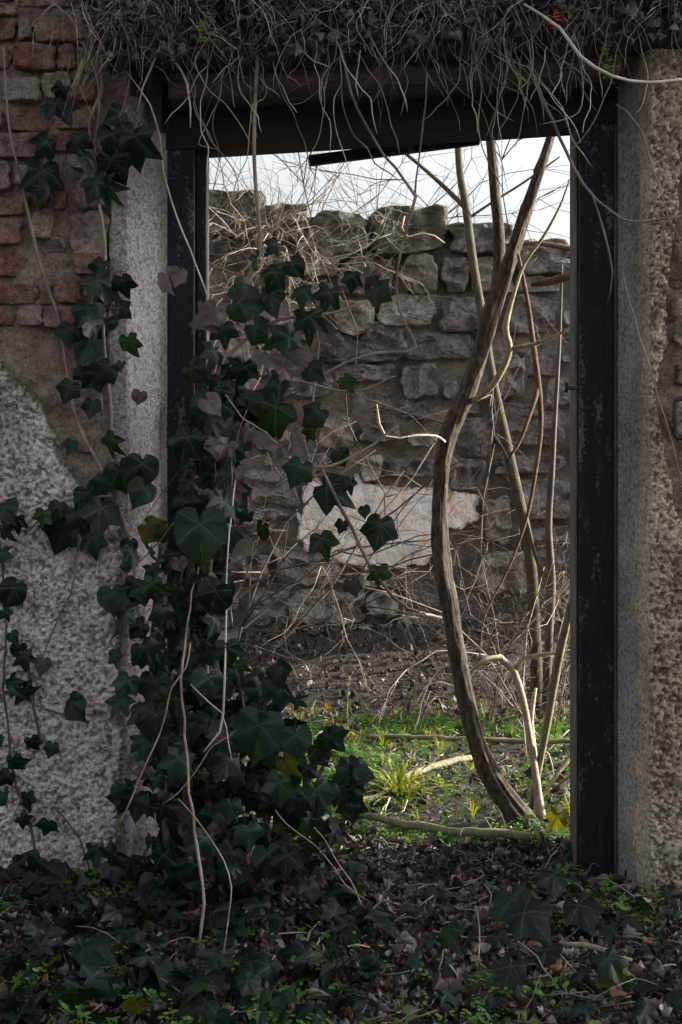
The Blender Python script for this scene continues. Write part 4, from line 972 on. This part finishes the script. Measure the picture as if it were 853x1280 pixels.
for k in range(130):
    px, py = R.uniform(0, 853), R.uniform(1105, 1290); x, y = gpt(px, py); put_leaf(dl, R.choice(BLM), gmat(x, y, R.uniform(.02, .05), R.uniform(.015, .035), .6) @ Matrix.Diagonal((R.uniform(.5, 1), 1, 1, 1)))
# withered leaves, little herbs on the lintel mat
Ms = []
for k in range(2600):
    x = R.uniform(-.7, 1.2); z = lint(x) + R.uniform(0, .34)
    Ms.append(Matrix.Translation((x, R.uniform(-.22, -.08), z)) @ Quaternion((R.gauss(0, 1), R.gauss(0, 1), R.gauss(0, 1), R.gauss(0, 1))).normalized().to_matrix().to_4x4() @ Matrix.Diagonal([R.uniform(.015, .045)] * 3 + [1]))
scatter('withered_leaves', [R.choice(LT) for _ in Ms], Ms, DRYLEAF, dc)
def herb_on(name, lab, cat, spots, mat, size):
    Ms = [Matrix.Translation(P(a + R.gauss(0, 6), b_ + R.gauss(0, 9), -.2 + R.gauss(0, .01))) @ Matrix.Rotation(rad(60), 4, 'X') @ Matrix.Diagonal([size * R.uniform(.6, 1.1)] * 3 + [1]) for a, b_ in spots for _ in range(4)]
    o = scatter(name, [R.choice(HT) for _ in Ms], Ms, mat); del o['kind']; tagp(o, lab, cat)
herb_on('red_herb', 'small red-leaved herb growing in the creeper over the lintel', 'herb', [(690,22),(688,32)], REDLEAF, .014)
herb_on('green_herb', 'small green herb hanging beside the lintel at the right end', 'herb', [(755,72),(758,84)], GREEN, .016)
herb_on('green_herb', 'tiny green herb sprouting from the creeper left of the thick vine', 'herb', [(250,56),(252,62)], GREEN, .014)
# mossy stones at the left end of the lintel
for a, b_, s, lab in ((178, 62, 46, 'broad mossy stone at the left end of the lintel'), (146, 48, 40, 'narrow mossy stone beside the upper ivy'), (140, 12, 34, 'yellow mossy stone at the top beside the ivy')):
    q = P(a, b_, -.05); o = stone('mossy_stone', q.x, q.z, U(s), U(s * .8), -.06, .14, BRICK_MOSS, None, 3, .3, .015, 28); tagp(o, lab, 'stone')
# pale flat stone and a mossy cushion on the ground
def rock(name, lab, px, py, sx, sy, sz, mat, cat):
    x, y = gpt(px, py); n = 24; V = []; Fc = []; sd = R.uniform(0, 99)
    for i in range(15):
        t = math.pi * i / 14
        for k in range(n):
            a = 2 * math.pi * k / n; d = Vector((math.sin(t) * math.cos(a), math.sin(t) * math.sin(a), math.cos(t)))
            d = Vector([math.copysign(abs(c) ** .7, c) for c in d]); r = 1 + .3 * float(fbm(d.x * 2.2 + sd, d.y * 2.2, d.z * 2.2, 4)); V.append((d.x * r * sx, d.y * r * sy, d.z * r * sz))
    for i in range(14):
        for k in range(n): Fc.append((i * n + k, (i + 1) * n + k, (i + 1) * n + (k + 1) % n, i * n + (k + 1) % n))
    o = link(name, mesh_np(name, V, Fc, mat, True), None, loc=Vector((x, y, float(gz(x, y)) + sz * .75))); o.rotation_euler = (R.uniform(.1, .35), 0, R.uniform(-.4, .4))
    return tagp(o, lab, cat)
rock('flat_stone', 'pale flat stone lying among ivy at the foot of the right jamb', 722, 1152, .050, .04, .011, ASH, 'stone').location.z += .034
rock('white_pebble', 'small white stone chip at the foot of the right plaster', 808, 1132, .018, .014, .018, LIME, 'pebble')
rock('moss_cushion', 'yellow-green moss cushion at the bottom edge of the view', 652, 1282, .04, .03, .014, MOSS, 'moss')
# fern clump in the sun
x0, y0 = gpt(500, 1000); ft = thing('fern_clump', 'yellow-green fern clump glowing in the sun beyond the threshold', 'fern', (x0, y0, float(gz(x0, y0))))
for k in range(80):
    a = R.uniform(0, 6.28); l = R.uniform(.06, .25); h = R.uniform(.03, .13); V = []; Fc = []; n = 9
    for i in range(n + 1):
        t = i / n; c = Vector((math.cos(a) * l * t, math.sin(a) * l * t, h * math.sin(t * 2.2))); s = Vector((-math.sin(a), math.cos(a), 0)) * .009 * (1 - t * .8) * (1.5 if i % 2 else .3)
        V += [c - s, c + Vector((0, 0, .002)), c + s]
    for i in range(n):
        for s_ in range(2):
            q = i * 3 + s_; Fc.append((q, q + 1, q + 4, q + 3))
    o = link('frond', mesh_np('frond', V, Fc, FERN, True, {'rnd': np.full(len(V), R.random())}), ft, loc=ft.location)
print('objects', len(S.objects))
